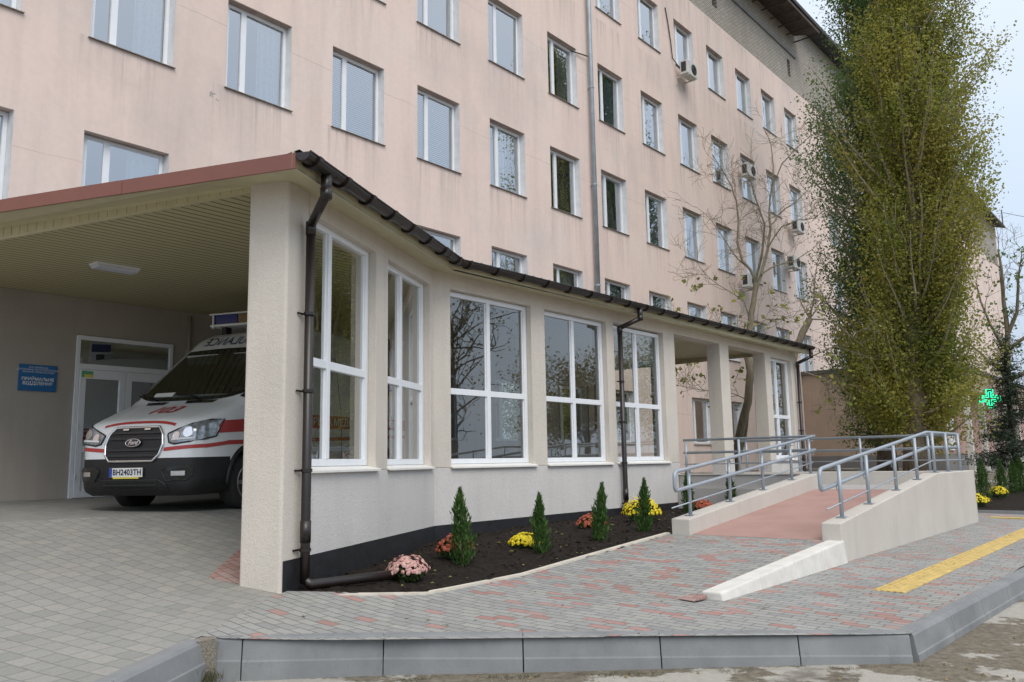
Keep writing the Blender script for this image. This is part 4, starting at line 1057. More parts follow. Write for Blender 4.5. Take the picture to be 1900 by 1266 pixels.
bt = [([(-0.3, 1.13), (-0.12, 1.94), (0.17, 2.92), (0.28, 3.77), (0.25, 4.56), (0.37, 5.18), (0.49, 5.81), (0.58, 6.36)], .135, .07, 0, 0),
 ([(0.58, 6.36), (0.45, 6.77), (0.25, 7.03), (0.13, 7.61), (0.2, 8.26), (0.17, 8.92), (0.07, 9.35), (-0.18, 9.88), (-0.44, 10.42)], .07, .015, 0, 1),
 ([(0.58, 6.36), (0.73, 6.91), (0.85, 7.46), (0.91, 7.95), (0.79, 8.37), (0.66, 8.79), (0.56, 9.3), (0.36, 9.73)], .065, .014, 0, 1),
 ([(0.49, 5.81), (0.74, 6.59), (0.98, 7.37), (1.1, 8.01), (1.11, 8.66), (1.2, 9.23), (1.31, 9.96), (1.29, 10.71), (1.14, 11.23)], .08, .012, 0, 1),
 ([(1.07, 8.01), (1.35, 8.39), (1.82, 8.75), (2.21, 9.12), (2.54, 9.65)], .04, .010, 0, 1),
 ([(0.74, 6.59), (1.18, 6.87), (1.71, 6.99), (2.24, 7.34), (2.56, 7.71)], .04, .010, 0, 1),
 ([(0.37, 5.18), (0.22, 5.83), (-0.22, 6.18), (-0.67, 6.54), (-0.96, 6.88)], .03, .008, 0, 1),
 ([(0.45, 6.77), (0.14, 7.12), (-0.21, 7.8), (-0.57, 8.5), (-1.01, 9.05)], .035, .008, 0, 1),
 ([(0.98, 7.37), (1.39, 7.9), (1.85, 8.02), (2.58, 7.95)], .035, .009, 0, 1),
 ([(1.2, 9.23), (1.51, 9.77), (1.83, 10.06), (2.29, 10.34), (2.67, 10.37)], .03, .008, 0, 1),
 ([(0.25, 3.77), (0.06, 4.41), (-0.45, 4.83), (-1.05, 5.03), (-1.51, 5.3)], .03, .008, 0, 2),
 ([(-0.26, 1.15), (-0.08, 1.63), (0.09, 2.24), (0.17, 2.92)], .10, .06, .15, 0),
 ([(0.2, 2.9), (-.4, 3.2), (-1.0, 3.25), (-1.6, 3.4)], .02, .008, -.5, 2),
 ([(0.3, 5.0), (.8, 5.3), (1.3, 5.3), (1.9, 5.5)], .03, .008, 0, 2)]
skeleton_tree('bare_tree', (22.5, 10.2), bt, 'nearly bare forked tree growing between the pavilion roof and pink wall', 31, M['bark_bare'], None, 300, tw=(.8, .009, 2), zmax=6.6, thin=.66)
bt2 = [([(-0.85, .6), (-0.81, 2.18), (-0.55, 3.59), (-0.25, 4.83), (0.04, 5.44), (0.27, 5.84)], .14, .11, 0, 0),
 ([(0.27, 5.84), (0.44, 6.4), (0.52, 7.12), (0.7, 7.84)], .05, .01, 0, 1), ([(0.27, 5.84), (0.73, 5.75), (1.2, 5.44), (1.65, 4.88)], .04, .01, 0, 1),
 ([(0.27, 5.84), (0.02, 6.44), (-0.03, 6.99)], .04, .01, 0, 1), ([(0.27, 5.84), (0.6, 6.3), (1.04, 6.71)], .04, .01, 0, 1),
 ([(-0.25, 4.83), (0.32, 4.61), (1.0, 4.84), (1.78, 4.52)], .04, .01, 0, 1), ([(-0.05, 4.1), (0.44, 3.89), (0.66, 3.53), (0.82, 2.83), (0.85, 2.3)], .04, .01, 0, 2)]
skeleton_tree('bare_tree', (27, 10.0), bt2, 'small pollarded bare tree with drooping twigs beyond the pavilion end', 37, M['bark_bare'], None, 60, tw=(.7, .009, 2), zmax=5.5, thin=.7)
bt3 = [([(-0.74, 1.0), (-.74, 4.97), (-0.55, 6.68), (-0.58, 8.17), (-0.53, 9.67), (-0.58, 10.56)], .16, .04, 0, 1),
 ([(-.55, 6.68), (-.1, 7.6), (.09, 9.08), (.3, 10)], .10, .02, 0, 2), ([(-.74, 4.97), (-1.33, 5.4), (-2.08, 6.32), (-2.3, 7.2)], .10, .02, 0, 2), ([(-.7, 5.8), (-1.2, 7.2), (-1.48, 8.28), (-1.6, 9.2)], .08, .02, 0, 2),
 ([(-.6, 6), (.6, 6.8), (1.3, 8), (1.7, 9.2)], .09, .02, 0, 2), ([(-.6, 4.6), (.5, 5.2), (1.5, 5.8), (2.4, 7)], .09, .02, 0, 2)]
skeleton_tree('bare_tree', (43, 6.0), bt3, 'dark bare tree far right in front of the building end', 41, M['bark_bare'], None, 700, leafmat='leaf_green', tw=(1.2, .02, 2), zmax=11)

# thujas and chrysanthemums
def thuja(x, y, z, h, w, label, seed, group='small thujas planted in the beds'):
    w *= .88; T = thing('thuja', (x, y, z), label, 'thuja', group); rg = np.random.default_rng(seed)
    n = int(1900 * max(.5, h)); t = rg.uniform(0, 1, n) ** 1.15; env = np.interp(t, [0, .08, .3, .65, .88, 1], [.45, .85, 1, .72, .30, .03]) * w
    nl = 9; la = rg.uniform(0, 6.28, nl); lobes = 1 + .22 * np.sin(rg.uniform(0, 6.28, n) * 1)
    a = rg.uniform(0, 6.28, n); r = env * np.sqrt(rg.uniform(.15, 1, n)) * (1 + .25 * np.sin(a * 3 + t * 9 + seed) + .15 * np.sin(a * 5 - t * 17))
    C = np.stack([x + r * np.cos(a), y + r * np.sin(a), z + .02 + t * h + rg.normal(size=n) * .015], 1)
    upv = np.stack([np.cos(a) * .45, np.sin(a) * .45, np.ones(n)], 1)
    s = rg.uniform(.6, 1.3, n)
    E = [C]; EU = [upv]
    for q in range(7):   # leader shoots rising above the cone
        az = rg.uniform(0, 6.28); rq = w * rg.uniform(.15, .62); zt_ = h * rg.uniform(.72, 1.04) * (1 - .35 * rq / w); m = int(n * .05)
        tt = rg.uniform(.45, 1, m); aa = rg.uniform(0, 6.28, m); r2 = .035 * (1.15 - tt) * rg.uniform(.3, 1.2, m) * (w / .14)
        E.append(np.stack([x + rq * math.cos(az) + r2 * np.cos(aa), y + rq * math.sin(az) + r2 * np.sin(aa), z + tt * zt_], 1)); EU.append(np.stack([np.cos(aa) * .4, np.sin(aa) * .4, np.ones(m)], 1))
    C = np.concatenate(E); upv = np.concatenate(EU); n = len(C); s = rg.uniform(.5, 1.35, n)
    C = C.copy(); tl = np.clip((C[:, 2] - z) / h, 0, 1); C[:, 0] += tl * rg.normal() * .035 + .012 * np.sin(tl * 5 + seed); C[:, 1] += tl * rg.normal() * .03
    quads('foliage', C, None, .0085 * s, .034 * s, M['leaf_thuja'], T, seed, up=upv)
    mb = MB().tube([(x, y, z - .08), (x, y, z + h * .55), (x, y, z + h * .9)], [.018, .012, .004], 6); mb.build('stem', M['bark_bare'], T)
    return T
def mum(x, y, z, r, h, petal, label, cat='chrysanthemum', seed=1, group=None, nflow=210):
    T = thing('chrysanthemum', (x, y, z), label, cat, group); rg = np.random.default_rng(seed)
    n = 900; a = rg.uniform(0, 6.28, n); t = rg.uniform(0, 1, n); rr = r * .93 * np.interp(t, [0, .3, .7, 1], [.55, .95, .85, .25]) * np.sqrt(rg.uniform(.3, 1, n))
    C = np.stack([x + rr * np.cos(a), y + rr * np.sin(a), z + t * h * .92], 1); s = rg.uniform(.6, 1.2, n) * .02
    quads('foliage', C, None, s * .8, s, M['leaf_mum'], T, seed)
    mb = MB()
    for i in range(nflow):
        el = math.asin(rg.uniform(.15, 1)); az = rg.uniform(0, 6.28); k = 1 + .12 * math.sin(az * 3 + seed) + rg.normal() * .035
        nrm = Vector((math.cos(el) * math.cos(az), math.cos(el) * math.sin(az), math.sin(el)))
        p = Vector((x, y, z)) + Vector((nrm.x * r * k, nrm.y * r * k, h * .30 + nrm.z * h * .70 * k))
        u = nrm.orthogonal().normalized(); w = nrm.cross(u); f = rg.uniform(.75, 1.2) * .022
        rot = rg.uniform(0, 6.28); ctr = p + nrm * .010
        ring = []
        for j in range(7):
            aa = rot + j * 2 * math.pi / 7; ring.append(p + (u * math.cos(aa) + w * math.sin(aa)) * f + nrm * rg.uniform(-.004, .004))
        b = len(mb.v); mb.v += [tuple(q) for q in ring] + [tuple(ctr)]
        mb.f += [(b + j, b + (j + 1) % 7, b + 7) for j in range(7)]
    mb.build('flowers', petal, T, normals=False)
    return T
thuja(7.05, 6.66, .17, .82, .155, 'tall feathery thuja rising from red blooms, nearest the street corner', 51)
thuja(8.20, 6.42, .17, .72, .125, 'thuja just right of the first yellow chrysanthemum', 52)
thuja(9.45, 6.42, .22, .76, .13, 'thuja with a small red bloom peeping behind, mid bed', 53)
thuja(10.55, 6.38, .27, .74, .125, 'thuja standing in front of the yellow bush by the ramp', 54)
thuja(14.1, 7.55, .31, .74, .13, 'thuja behind the first handrail post of the inner wall', 55)
thuja(15.0, 7.1, .32, .70, .12, 'thuja behind the second handrail post against grey landing wall', 56)
mum(5.86, 6.30, .16, .205, .225, M['mum_pink'], 'dusty pink chrysanthemum at the mouth of the drainpipe', seed=3, group='chrysanthemums in the bed', nflow=260)
mum(7.28, 7.02, .20, .23, .25, M['mum_red'], 'red chrysanthemum half hidden behind the tallest thuja', seed=4, group='chrysanthemums in the bed')
mum(8.42, 6.86, .20, .215, .20, M['mum_yellow'], 'low round yellow chrysanthemum left of a thuja, mid bed', seed=5, group='chrysanthemums in the bed', nflow=320)
mum(10.45, 7.22, .27, .23, .24, M['mum_red'], 'small red chrysanthemum behind the third thuja', seed=6, group='chrysanthemums in the bed')
mum(11.72, 7.10, .30, .30, .40, M['mum_yellow'], 'large yellow chrysanthemum wrapped behind the thuja by the ramp', seed=7, group='chrysanthemums in the bed', nflow=420)
mum(14.75, 7.62, .31, .23, .22, M['mum_red'], 'coral red chrysanthemum behind the inner ramp wall', seed=8, group='chrysanthemums in the bed')
# right-hand bed
rb = thing('flower_bed', (24, 4.5, .05), 'dark soil bed beyond the ramp at the right picture edge', 'flower bed')
mb = MB(); surface(mb, [(20.75, 2.0), (36, 2.0), (36, 8), (20.75, 8)], lambda x, y: .075 + .04 * mn.noise(Vector((x * 3, y * 3, 0))) + .05 * (y > 5) * (y - 5), .3); mb.build('soil', M['soil'], rb, smooth=True)
mb = MB().box((20.65, 2.0, -.05), (20.75, 8, .10)); mb.build('edging', M['kerb'], rb)
thuja(25.4, 4.80, .10, 1.05, .22, 'leftmost thuja of the right bed, beside a yellow bloom', 61)
thuja(27.8, 4.82, .12, 1.0, .20, 'second thuja from the left in the right bed', 62)
thuja(29.5, 4.80, .12, 1.0, .20, 'third thuja from the left in the right bed', 63)
thuja(31.0, 4.80, .12, 1.1, .20, 'thuja of the right bed closest to the picture edge', 64)
mum(26.2, 4.60, .12, .26, .30, M['mum_yellow'], 'yellow chrysanthemum between the thujas of the right bed', seed=9, group='chrysanthemums in the bed')
mum(22.6, 4.45, .08, .28, .28, M['mum_yellow'], 'yellow chrysanthemum at the ramp end of the right bed', seed=10, group='chrysanthemums in the bed')
# conifer
def conifer(base, h, label, seed):
    T = thing('conifer', base, label, 'tree'); rg = np.random.default_rng(seed); b = np.array(base)
    mb = MB(); mb.tube([tuple(b + [0, 0, -.3]), tuple(b + [.03, 0, h * .5]), tuple(b + [.05, 0, h])], [.13, .07, .015], 8); C = []; br_ = MB()
    for i in range(64):
        z = h * (.12 + .86 * (i / 64)); az = rg.uniform(0, 6.28); L = (1.55 * (1 - z / h) ** 1.3 + .28) * rg.uniform(.5, 1.1)
        d = np.array([math.cos(az), math.sin(az), rg.uniform(-.05, .35)]); p0 = b + [.03, 0, z]; p1 = p0 + d * L + [0, 0, -.12 * L]
        br_.tube([tuple(p0), tuple(p0 + d * L * .5), tuple(p1)], [.03, .018, .006], 5, cap=False)
        k = int(300 * L); t = rg.uniform(.15, 1.05, k); sub = rg.integers(0, 7, k); so = rg.normal(size=(7, 3)) * .14
        C.append(p0 + (p1 - p0) * t[:, None] + so[sub] + rg.normal(size=(k, 3)) * .07)
    mb.build('trunk', M['bark_dark'], T, smooth=True); br_.build('branches', M['bark_dark'], T)
    C = np.concatenate(C); n = len(C); s = rg.uniform(.6, 1.2, n); quads('crown', C, None, s * .016, s * .06, M['leaf_conifer'], T, seed)
conifer((32.5, 5.12, .2), 5.2, 'dark loose conifer at the right edge in front of the pharmacy', 71)

# ------------------------------------------------------------------ annex with the pharmacy
AX = thing('annex_building', (44, 10, .8), 'low flat beige annex with pink pharmacy front and white pillars', 'building')
mb = MB().box((37.4, 8.3, 1.35), (62, 13.98, 5.0)); mb.build('wall', M['annex'], AX)
mb = MB().box((37.36, 8.26, .5), (62, 13.98, 1.349)); mb.build('base', M['annex_grey'], AX)
mb = MB().box((37.3, 7.9, 5.001), (62, 13.98, 5.17)); mb.build('parapet_cap', M['annex_cap'], AX)
mb = MB().box((39, 7.55, 3.95), (62, 8.299, 4.75)); mb.build('canopy_band', M['annex'], AX)
mb = MB().box((39, 8.22, 1.35), (62, 8.299, 3.949)); mb.build('pink_front', M['annex_pink'], AX)
for i in range(6): MB().box((39.0 + i * 2.9, 7.62, .6), (39.22 + i * 2.9, 7.84, 3.949)).build('pillar', M['whiteblock'], AX)
mb = MB().box((37.9, 8.2, 1.5), (38.7, 8.3, 3.5)); mb.build('door', M['pvc'], AX)
mb = MB().tube([(37.3, 9.8, 4.75), (36.9, 9.7, 4.72)], .07, 8); mb.build('water_spout', M['cable'], AX)
# pharmacy cross
cr = thing('pharmacy_cross', (41.4, 7.25, 3.72), 'green neon pharmacy cross glowing among the trees', 'neon sign')
def cross_pts(r, w): return [(-w, -r), (w, -r), (w, -w), (r, -w), (r, w), (w, w), (w, r), (-w, r), (-w, w), (-r, w), (-r, -w), (-w, -w)]
cd = Vector((.25, -.97, 0)).normalized()   # in-plane horizontal axis of the sign
cnv = Vector((-.97, -.25, 0)).normalized()
def cpt(u, v, off=0): return tuple(Vector((0, 0, 0)) + cd * u + Vector((0, 0, v)) + cnv * off)
mb = MB().extr([cpt(u, v, -.05) for u, v in cross_pts(.52, .18)], cnv * .10); mb.build('body', M['ac_dark'], cr, local=True)
for rr_, ww in ((.48, .15), (.36, .06)):
    mb = MB(); P = cross_pts(rr_, ww)
    mb.tube([cpt(u, v, .07) for u, v in P], .028, 6, closed=True); mb.tube([cpt(u, v, -.07) for u, v in P], .028, 6, closed=True); mb.build('neon_tube', M['neon'], cr, local=True)
mb = MB().tube([cpt(-.5, 0), cpt(-.9, 0)], .03, 6); mb.build('bracket', M['ac_dark'], cr, local=True)
cr.scale = (.84, .84, .84)
# overhead wire
mb = MB(); P0 = Vector((91, 13.2, 24.6)); P1 = Vector((110, 2, 24.9)); P2 = Vector((130, -10, 26))
mb.tube([P0 + (P2 - P0) * t + Vector((0, 0, -1.2 * 4 * t * (1 - t))) for t in np.linspace(0, 1, 14)], .025, 4); mb.tube([(91, 13.3, 23.3), (91, 13.3, 24.9)], .05, 5)
o = mb.build('overhead_wire', M['cable'], origin=P0); tag(o, 'thin overhead wire crossing the sky at the right edge', 'wire')

# trees across the road, mirrored in the glass
def round_tree(x, y, h, r, label, seed, mat, n=13000):
    rg = np.random.default_rng(seed); T = thing('roadside_tree', (x, y, -.2), label, 'tree', 'trees across the road mirrored in the panes')
    mb = MB(); mb.tube([(x, y, -.3), (x + .1, y, h * .35), (x, y, h * .8)], [.22, .16, .04], 8); tips = []; br_ = MB()
    for i in range(26):
        z = h * rg.uniform(.25, .75); a = rg.uniform(0, 6.28); d = np.array([math.cos(a), math.sin(a), rg.uniform(.3, 1.0)]); d /= np.linalg.norm(d)
        twigs(br_, np.array([x, y, z]), d, r * rg.uniform(.6, 1), .05, 1, rg, tips)
    mb.build('trunk', M['bark_dark'], T, smooth=True); br_.build('branches', M['bark_dark'], T)
    tp = np.array(tips); C = tp[rg.integers(0, len(tp), n)] + rg.normal(size=(n, 3)) * .42; s = rg.uniform(.03, .075, n)
    quads('crown', C, None, s, s * 1.2, M[mat], T, seed)
round_tree(27, -9, 9.5, 3.0, 'nearly bare tree across the road seen mirrored in the pavilion panes', 81, 'leaf_hedge', 900)
round_tree(36, -8, 6.4, 3.0, 'second yellowing tree across the road, mirrored beside the drainpipe', 82, 'leaf_hedge')
round_tree(21, -12, 4.6, 2.4, 'low dark tree across the road mirrored in the middle pane', 83, 'leaf_green')
round_tree(46, -9, 7.5, 3.2, 'far green tree across the road mirrored in the last panes', 84, 'leaf_green')

# ------------------------------------------------------------------ ambulance (local: X forward, Y to its left, Z up, origin under the front axle)
AMB = thing('ambulance', (5.89, 10.64, .775), 'white ambulance van with red stripes, black bumper and roof beacon under the canopy', 'ambulance', rz=R(202), ry=R(1.0))
def I(x, xs, ys):
    return float(np.interp(-x, [-q for q in xs], ys))
SX = [1.04, 1.03, 1.00, .96, .91, .85, .78, .68, .56, .45, .3, .17, .08, -.02, -.15, -.3, -.45, -.6, -.75, -.9, -.98, -1.06, -1.16, -1.28, -1.42, -1.6, -2.0, -2.6, -3.2, -3.8, -4.3, -4.75, -4.93, -4.98]
HX = [1.04, 1.03, 1.00, .96, .91, .85, .78, .68, .45, .25, .08, -.92, -1.05, -1.2, -1.4, -1.75, -2.2, -4.75, -4.93, -4.98]
HH = [.60, .66, .78, .94, 1.07, 1.13, 1.165, 1.20, 1.285, 1.36, 1.43, 2.27, 2.37, 2.475, 2.56, 2.62, 2.645, 2.63, 2.56, 2.44]
WX = [1.04, 1.03, 1.00, .96, .91, .85, .78, .68, .56, .45, .3, -4.75, -4.93, -4.98]
WW = [.56, .66, .76, .83, .885, .925, .955, .98, .998, 1.008, 1.015, 1.02, .99, .95]
def section(x):
    h = I(x, HX, HH); w = I(x, WX, WW); b = I(x, [1.04, 1.0, .95, -4.98], [.34, .25, .22, .26])
    hs = min(1.30, h - .17) if h > .8 else h - .12 * (h / .8)
    pts = [(0, b), (w * .82, b), (w * .955, b + .05)]
    for j in range(8): pts.append((w * (1 - .012 * (j / 7) ** 2 - (.015 if j == 0 else 0)), b + .10 + (hs - b - .10) * j / 7))
    if h > 1.5: yt = I(-h, [-1.43, -2.27, -2.55], [.92, .79, .80])
    else: yt = w * .90
    y0, z0 = pts[-1]; z1 = h - .07 if h > 1.5 else hs + (h - hs) * .6
    y1 = yt + .05 if h > 1.5 else w * .955
    for j in range(1, 5): t = j / 4; pts.append((y0 + (y1 - y0) * t, z0 + (z1 - z0) * t))
    pts += [(yt + (.02 if h > 1.5 else 0), h - .028), (yt * .93, h - .008), (yt * .7, h + .004), (yt * .35, h + .012), (0, h + .014)]
    return pts
mb = MB(); n_ = None
for x in SX:
    s_ = section(x); ring = [(x, y, z) for y, z in s_] + [(x, -y, z) for y, z in reversed(s_[1:-1])]
    n_ = len(ring); mb.v += ring
for i in range(len(SX) - 1):
    for j in range(n_): mb.f.append((i * n_ + j, i * n_ + (j + 1) % n_, (i + 1) * n_ + (j + 1) % n_, (i + 1) * n_ + j))
mb.f.append(tuple(reversed(range(n_)))); mb.f.append(tuple((len(SX) - 1) * n_ + j for j in range(n_)))
me = bpy.data.meshes.new('shell'); me.from_pydata(mb.v, [], mb.f)
bm = bmesh.new(); bm.from_mesh(me); bmesh.ops.recalc_face_normals(bm, faces=bm.faces)
BV = BVHTree.FromBMesh(bm)
# wheel wells cut out of the shell
bm.to_mesh(me)
tmp = bpy.data.objects.new('shell', me); COL.objects.link(tmp)
cutters = []
cm = MB()
for wx in (0, -3.75):
    for sy in (-1, 1): cm.lathe((wx, sy * .62, .36), (0, sy, 0), [(0, .43), (.6, .43)], 28)
cme = bpy.data.meshes.new('well'); cme.from_pydata(cm.v, [], cm.f); cb = bmesh.new(); cb.from_mesh(cme); bmesh.ops.recalc_face_normals(cb, faces=cb.faces); cb.to_mesh(cme); cb.free()
cut = bpy.data.objects.new('well', cme); COL.objects.link(cut)
md = tmp.modifiers.new('b', 'BOOLEAN'); md.operation = 'DIFFERENCE'; md.object = cut; md.solver = 'EXACT'
dg = bpy.context.evaluated_depsgraph_get(); me2 = bpy.data.meshes.new_from_object(tmp.evaluated_get(dg))
bpy.data.objects.remove(tmp); bpy.data.objects.remove(cut)
bm.free(); bm = bmesh.new(); bm.from_mesh(me2)
for co_, no_ in (((0, 0, .68), (0, 0, 1)), ((0, 0, .42), (0, 0, 1)), ((.40, 0, 0), (1, 0, 0))):
    bmesh.ops.bisect_plane(bm, geom=bm.verts[:] + bm.edges[:] + bm.faces[:], plane_co=co_, plane_no=no_)
def split_out(cond, name, mat, parent):
    sel = [f for f in bm.faces if cond(f.calc_center_median())]
    d = bm.copy(); keep = {f.index for f in sel}
    bm.faces.index_update(); keep = {f.index for f in sel}
    d.faces.ensure_lookup_table(); bmesh.ops.delete(d, geom=[f for f in d.faces if f.index not in keep], context='FACES')
    m_ = bpy.data.meshes.new(name); d.to_mesh(m_); d.free(); bmesh.ops.delete(bm, geom=sel, context='FACES')
    m_.materials.clear(); m_.materials.append(mat)
    for p in m_.polygons: p.use_smooth = True
    o = bpy.data.objects.new(name, m_); fin(o, parent); ORG[o.name] = Vector((0, 0, 0)); return o
bm.faces.index_update()
well = lambda c: min(math.hypot(c.x, c.z - .36), math.hypot(c.x + 3.75, c.z - .36)) < .435 and abs(c.y) < 1.03 and abs(c.y) > .5
WL = split_out(well, 'wheel_well', M['van_black'], AMB)
BP_ = split_out(lambda c: c.z < .68 and c.x > .40, 'bumper', M['van_black'], AMB)
SL_ = split_out(lambda c: c.z < .42, 'side_cladding', M['van_black'], AMB)
def in_screen(c):
    if not (-.93 < c.x < .05 and c.z > 1.50): return False
    t = (c.z - 1.435) / .8; return abs(c.y) < (.90 - .145 * t) * .97 and c.z > 1.43 + (.08 - c.x) * .84 - .10
for f_ in [f for f in bm.faces if in_screen(f.calc_center_median())]: bm.faces.remove(f_)
bm.faces.index_update()
BO = split_out(lambda c: True, 'body', M['van_white'], AMB)
bm.free()
for o_ in (BO, BP_):
    md = o_.modifiers.new('e', 'EDGE_SPLIT'); md.split_angle = R(50)
def hit(p, d):
    r = BV.ray_cast(Vector(p), Vector(d), 9)
    return (r[0], r[1]) if r[0] is not None else (None, None)
def front(y, z, off=.008):
    p, n = hit((4, y, z), (-1, 0, 0)); return p + n * off if p else None
def side(x, z, off=.008, sy=1):
    p, n = hit((x, 4 * sy, z), (0, -sy, 0)); return p + n * off if p else None
def topd(x, y, off=.008):
    p, n = hit((x, y, 6), (0, 0, -1)); return p + n * off if p else None
def drape(proj, quadfn, nu, nv, off=.008):
    m_ = MB(); g_ = {}
    for i in range(nu + 1):
        for j in range(nv + 1):
            a, b = quadfn(i / nu, j / nv); p = proj(a, b, off)
            if p is not None: g_[i, j] = len(m_.v); m_.v.append(tuple(p))
    for i in range(nu):
        for j in range(nv):
            k = [(i, j), (i + 1, j), (i + 1, j + 1), (i, j + 1)]
            if all(q in g_ for q in k): m_.f.append(tuple(g_[q] for q in k))
    return m_
def polyfn(poly):
    """u,v over a convex outline given as lower and upper chains (a -> (lo, hi))"""
    lo, hi = poly
    a0, a1 = lo[0][0], lo[-1][0]
    def f(u, v):
        a = a0 + (a1 - a0) * u; l = it(a, lo); h = it(a, hi); return a, l + (h - l) * v
    return f
def AB(m_, name, mat, parent=AMB, smooth=True): return m_.build(name, mat, parent, smooth=smooth, local=True)
# windscreen
def wsf(u, v):
    z = 1.435 + (2.235 - 1.435) * v; hw = .90 + (.755 - .90) * v
    s = -1 + 2 * u; lift = .10 * abs(s) ** 5 * (1 - v) ** 2; return s * hw, z + lift
WS = drape(front, wsf, 26, 16).build('windscreen', glass('windscreen_glass', (.52, .57, .55), .04, wob=0), AMB, smooth=True, local=True, normals=False)
AB(drape(front, lambda u, v: (wsf(u, 0)[0] * .998, wsf(u, 0)[1] + .05 * v), 26, 1, .010), 'screen_band', M['glass_dark'], WS)
AB(drape(front, lambda u, v: (wsf(u, 1)[0], 2.175 + .062 * v), 20, 1, .010), 'screen_band', M['glass_dark'], WS)
AB(MB().hexa([(-.02, -.86, 1.05), (-.02, .86, 1.05), (-.55, .86, 1.05), (-.55, -.86, 1.05), (-.02, -.86, 1.40), (-.02, .86, 1.40), (-.55, .86, 1.46), (-.55, -.86, 1.46)]), 'dashboard', M['ac_dark'], AMB, False)
cabgrey = simple('cab_lining', (.30, .31, .29), .8, var=.15); seatm = simple('seat_cloth', (.035, .038, .042), .9)
AB(MB().box((-1.52, -.88, .6), (-1.50, .88, 2.38)), 'partition', cabgrey, AMB, False)
AB(MB().box((-1.50, -.20, 1.55), (-1.49, .45, 2.1)), 'partition_window', M['glass_dark'], AMB, False)
for y_ in (-.52, .50):
    AB(MB().hexa([(-1.0, y_ - .24, 1.0), (-1.0, y_ + .24, 1.0), (-1.15, y_ + .24, 1.0), (-1.15, y_ - .24, 1.0), (-1.16, y_ - .22, 1.72), (-1.16, y_ + .22, 1.72), (-1.28, y_ + .22, 1.72), (-1.28, y_ - .22, 1.72)]).box((-1.30, y_ - .13, 1.74), (-1.20, y_ + .13, 1.95)), 'seat', seatm, AMB, False)
AB(MB().tube([(-.50 + .10 * math.sin(a), .50 + .19 * math.cos(a), 1.50 + .15 * math.sin(a)) for a in np.linspace(0, 2 * math.pi, 20)[:-1]], .015, 6, closed=True), 'steering_wheel', M['ac_dark'], AMB)
for y_ in (-.42, .42): AB(MB().box((-.80, y_ - .28, 2.02), (-.76, y_ + .28, 2.17)), 'sun_visor', cabgrey, AMB, False)
m_ = drape(front, lambda u, v: (-.62 + .34 * u, 1.50 + .06 * v), 4, 2, .014); AB(m_, 'paper', M['plate'], WS)
for y in (-.45, .25):
    m_ = MB(); m_.tube([front(y + .02, 1.44, .03), front(y - .18, 1.50, .02), front(y - .48, 1.53, .02)], .011, 5); AB(m_, 'wiper', M['van_black'], WS)
# grille
gl = ([(-.45, .84), (-.42, .72), (-.34, .645), (.34, .645), (.42, .72), (.45, .84)], [(-.45, .85), (-.42, .97), (-.34, 1.06), (.34, 1.06), (.42, .97), (.45, .85)])
GR = AB(drape(front, polyfn(gl), 24, 12, .010), 'grille', M['van_black'])
out = [(y, z) for y, z in gl[0]] + [(y, z) for y, z in reversed(gl[1])]
dense = []
for i in range(len(out)):
    a, b = out[i], out[(i + 1) % len(out)]
    for t in np.linspace(0, 1, 7)[:-1]: dense.append((a[0] + (b[0] - a[0]) * t, a[1] + (b[1] - a[1]) * t))
m_ = MB().tube([front(y, z, .014) for y, z in dense], .017, 8, closed=True); AB(m_, 'grille_rim', M['chrome'], GR)
slat = simple('grille_slat', (.022, .022, .024), .35)
for z in (.71, .78, .92, .99):
    hw = it(z, [(.64, .33), (.72, .40), (.84, .43), (.97, .40), (1.06, .33)]); AB(drape(front, lambda u, v: (-hw + 2 * hw * u, z - .014 + .028 * v), 14, 2, .026), 'slat', slat, GR)
for y in (-.17, .17): AB(drape(front, lambda u, v: (y - .045 + .09 * u, 1.02 + .02 * v), 3, 1, .03), 'strobe', M['chrome'], GR)
def oval(ry, rz, zc, off, n=28, yc=0):
    m_ = MB(); pts = [front(yc + ry * math.cos(2 * math.pi * i / n), zc + rz * math.sin(2 * math.pi * i / n), off) for i in range(n)]
    m_.poly([tuple(p) for p in pts]); return m_, pts
m_, pts = oval(.115, .047, .865, .036); EM = AB(m_, 'emblem', simple('emblem_dark', (.03, .035, .05), .2), GR, False)
AB(MB().tube(pts, .007, 6, closed=True), 'emblem_rim', M['chrome'], EM)
vs, fs = text_faces('Ford', .075, shear=.35, bold=.0015)
AB(MB().add([tuple(front(v[0], v[1] + .865, .040)) for v in vs], fs), 'emblem_script', M['chrome'], EM, False)
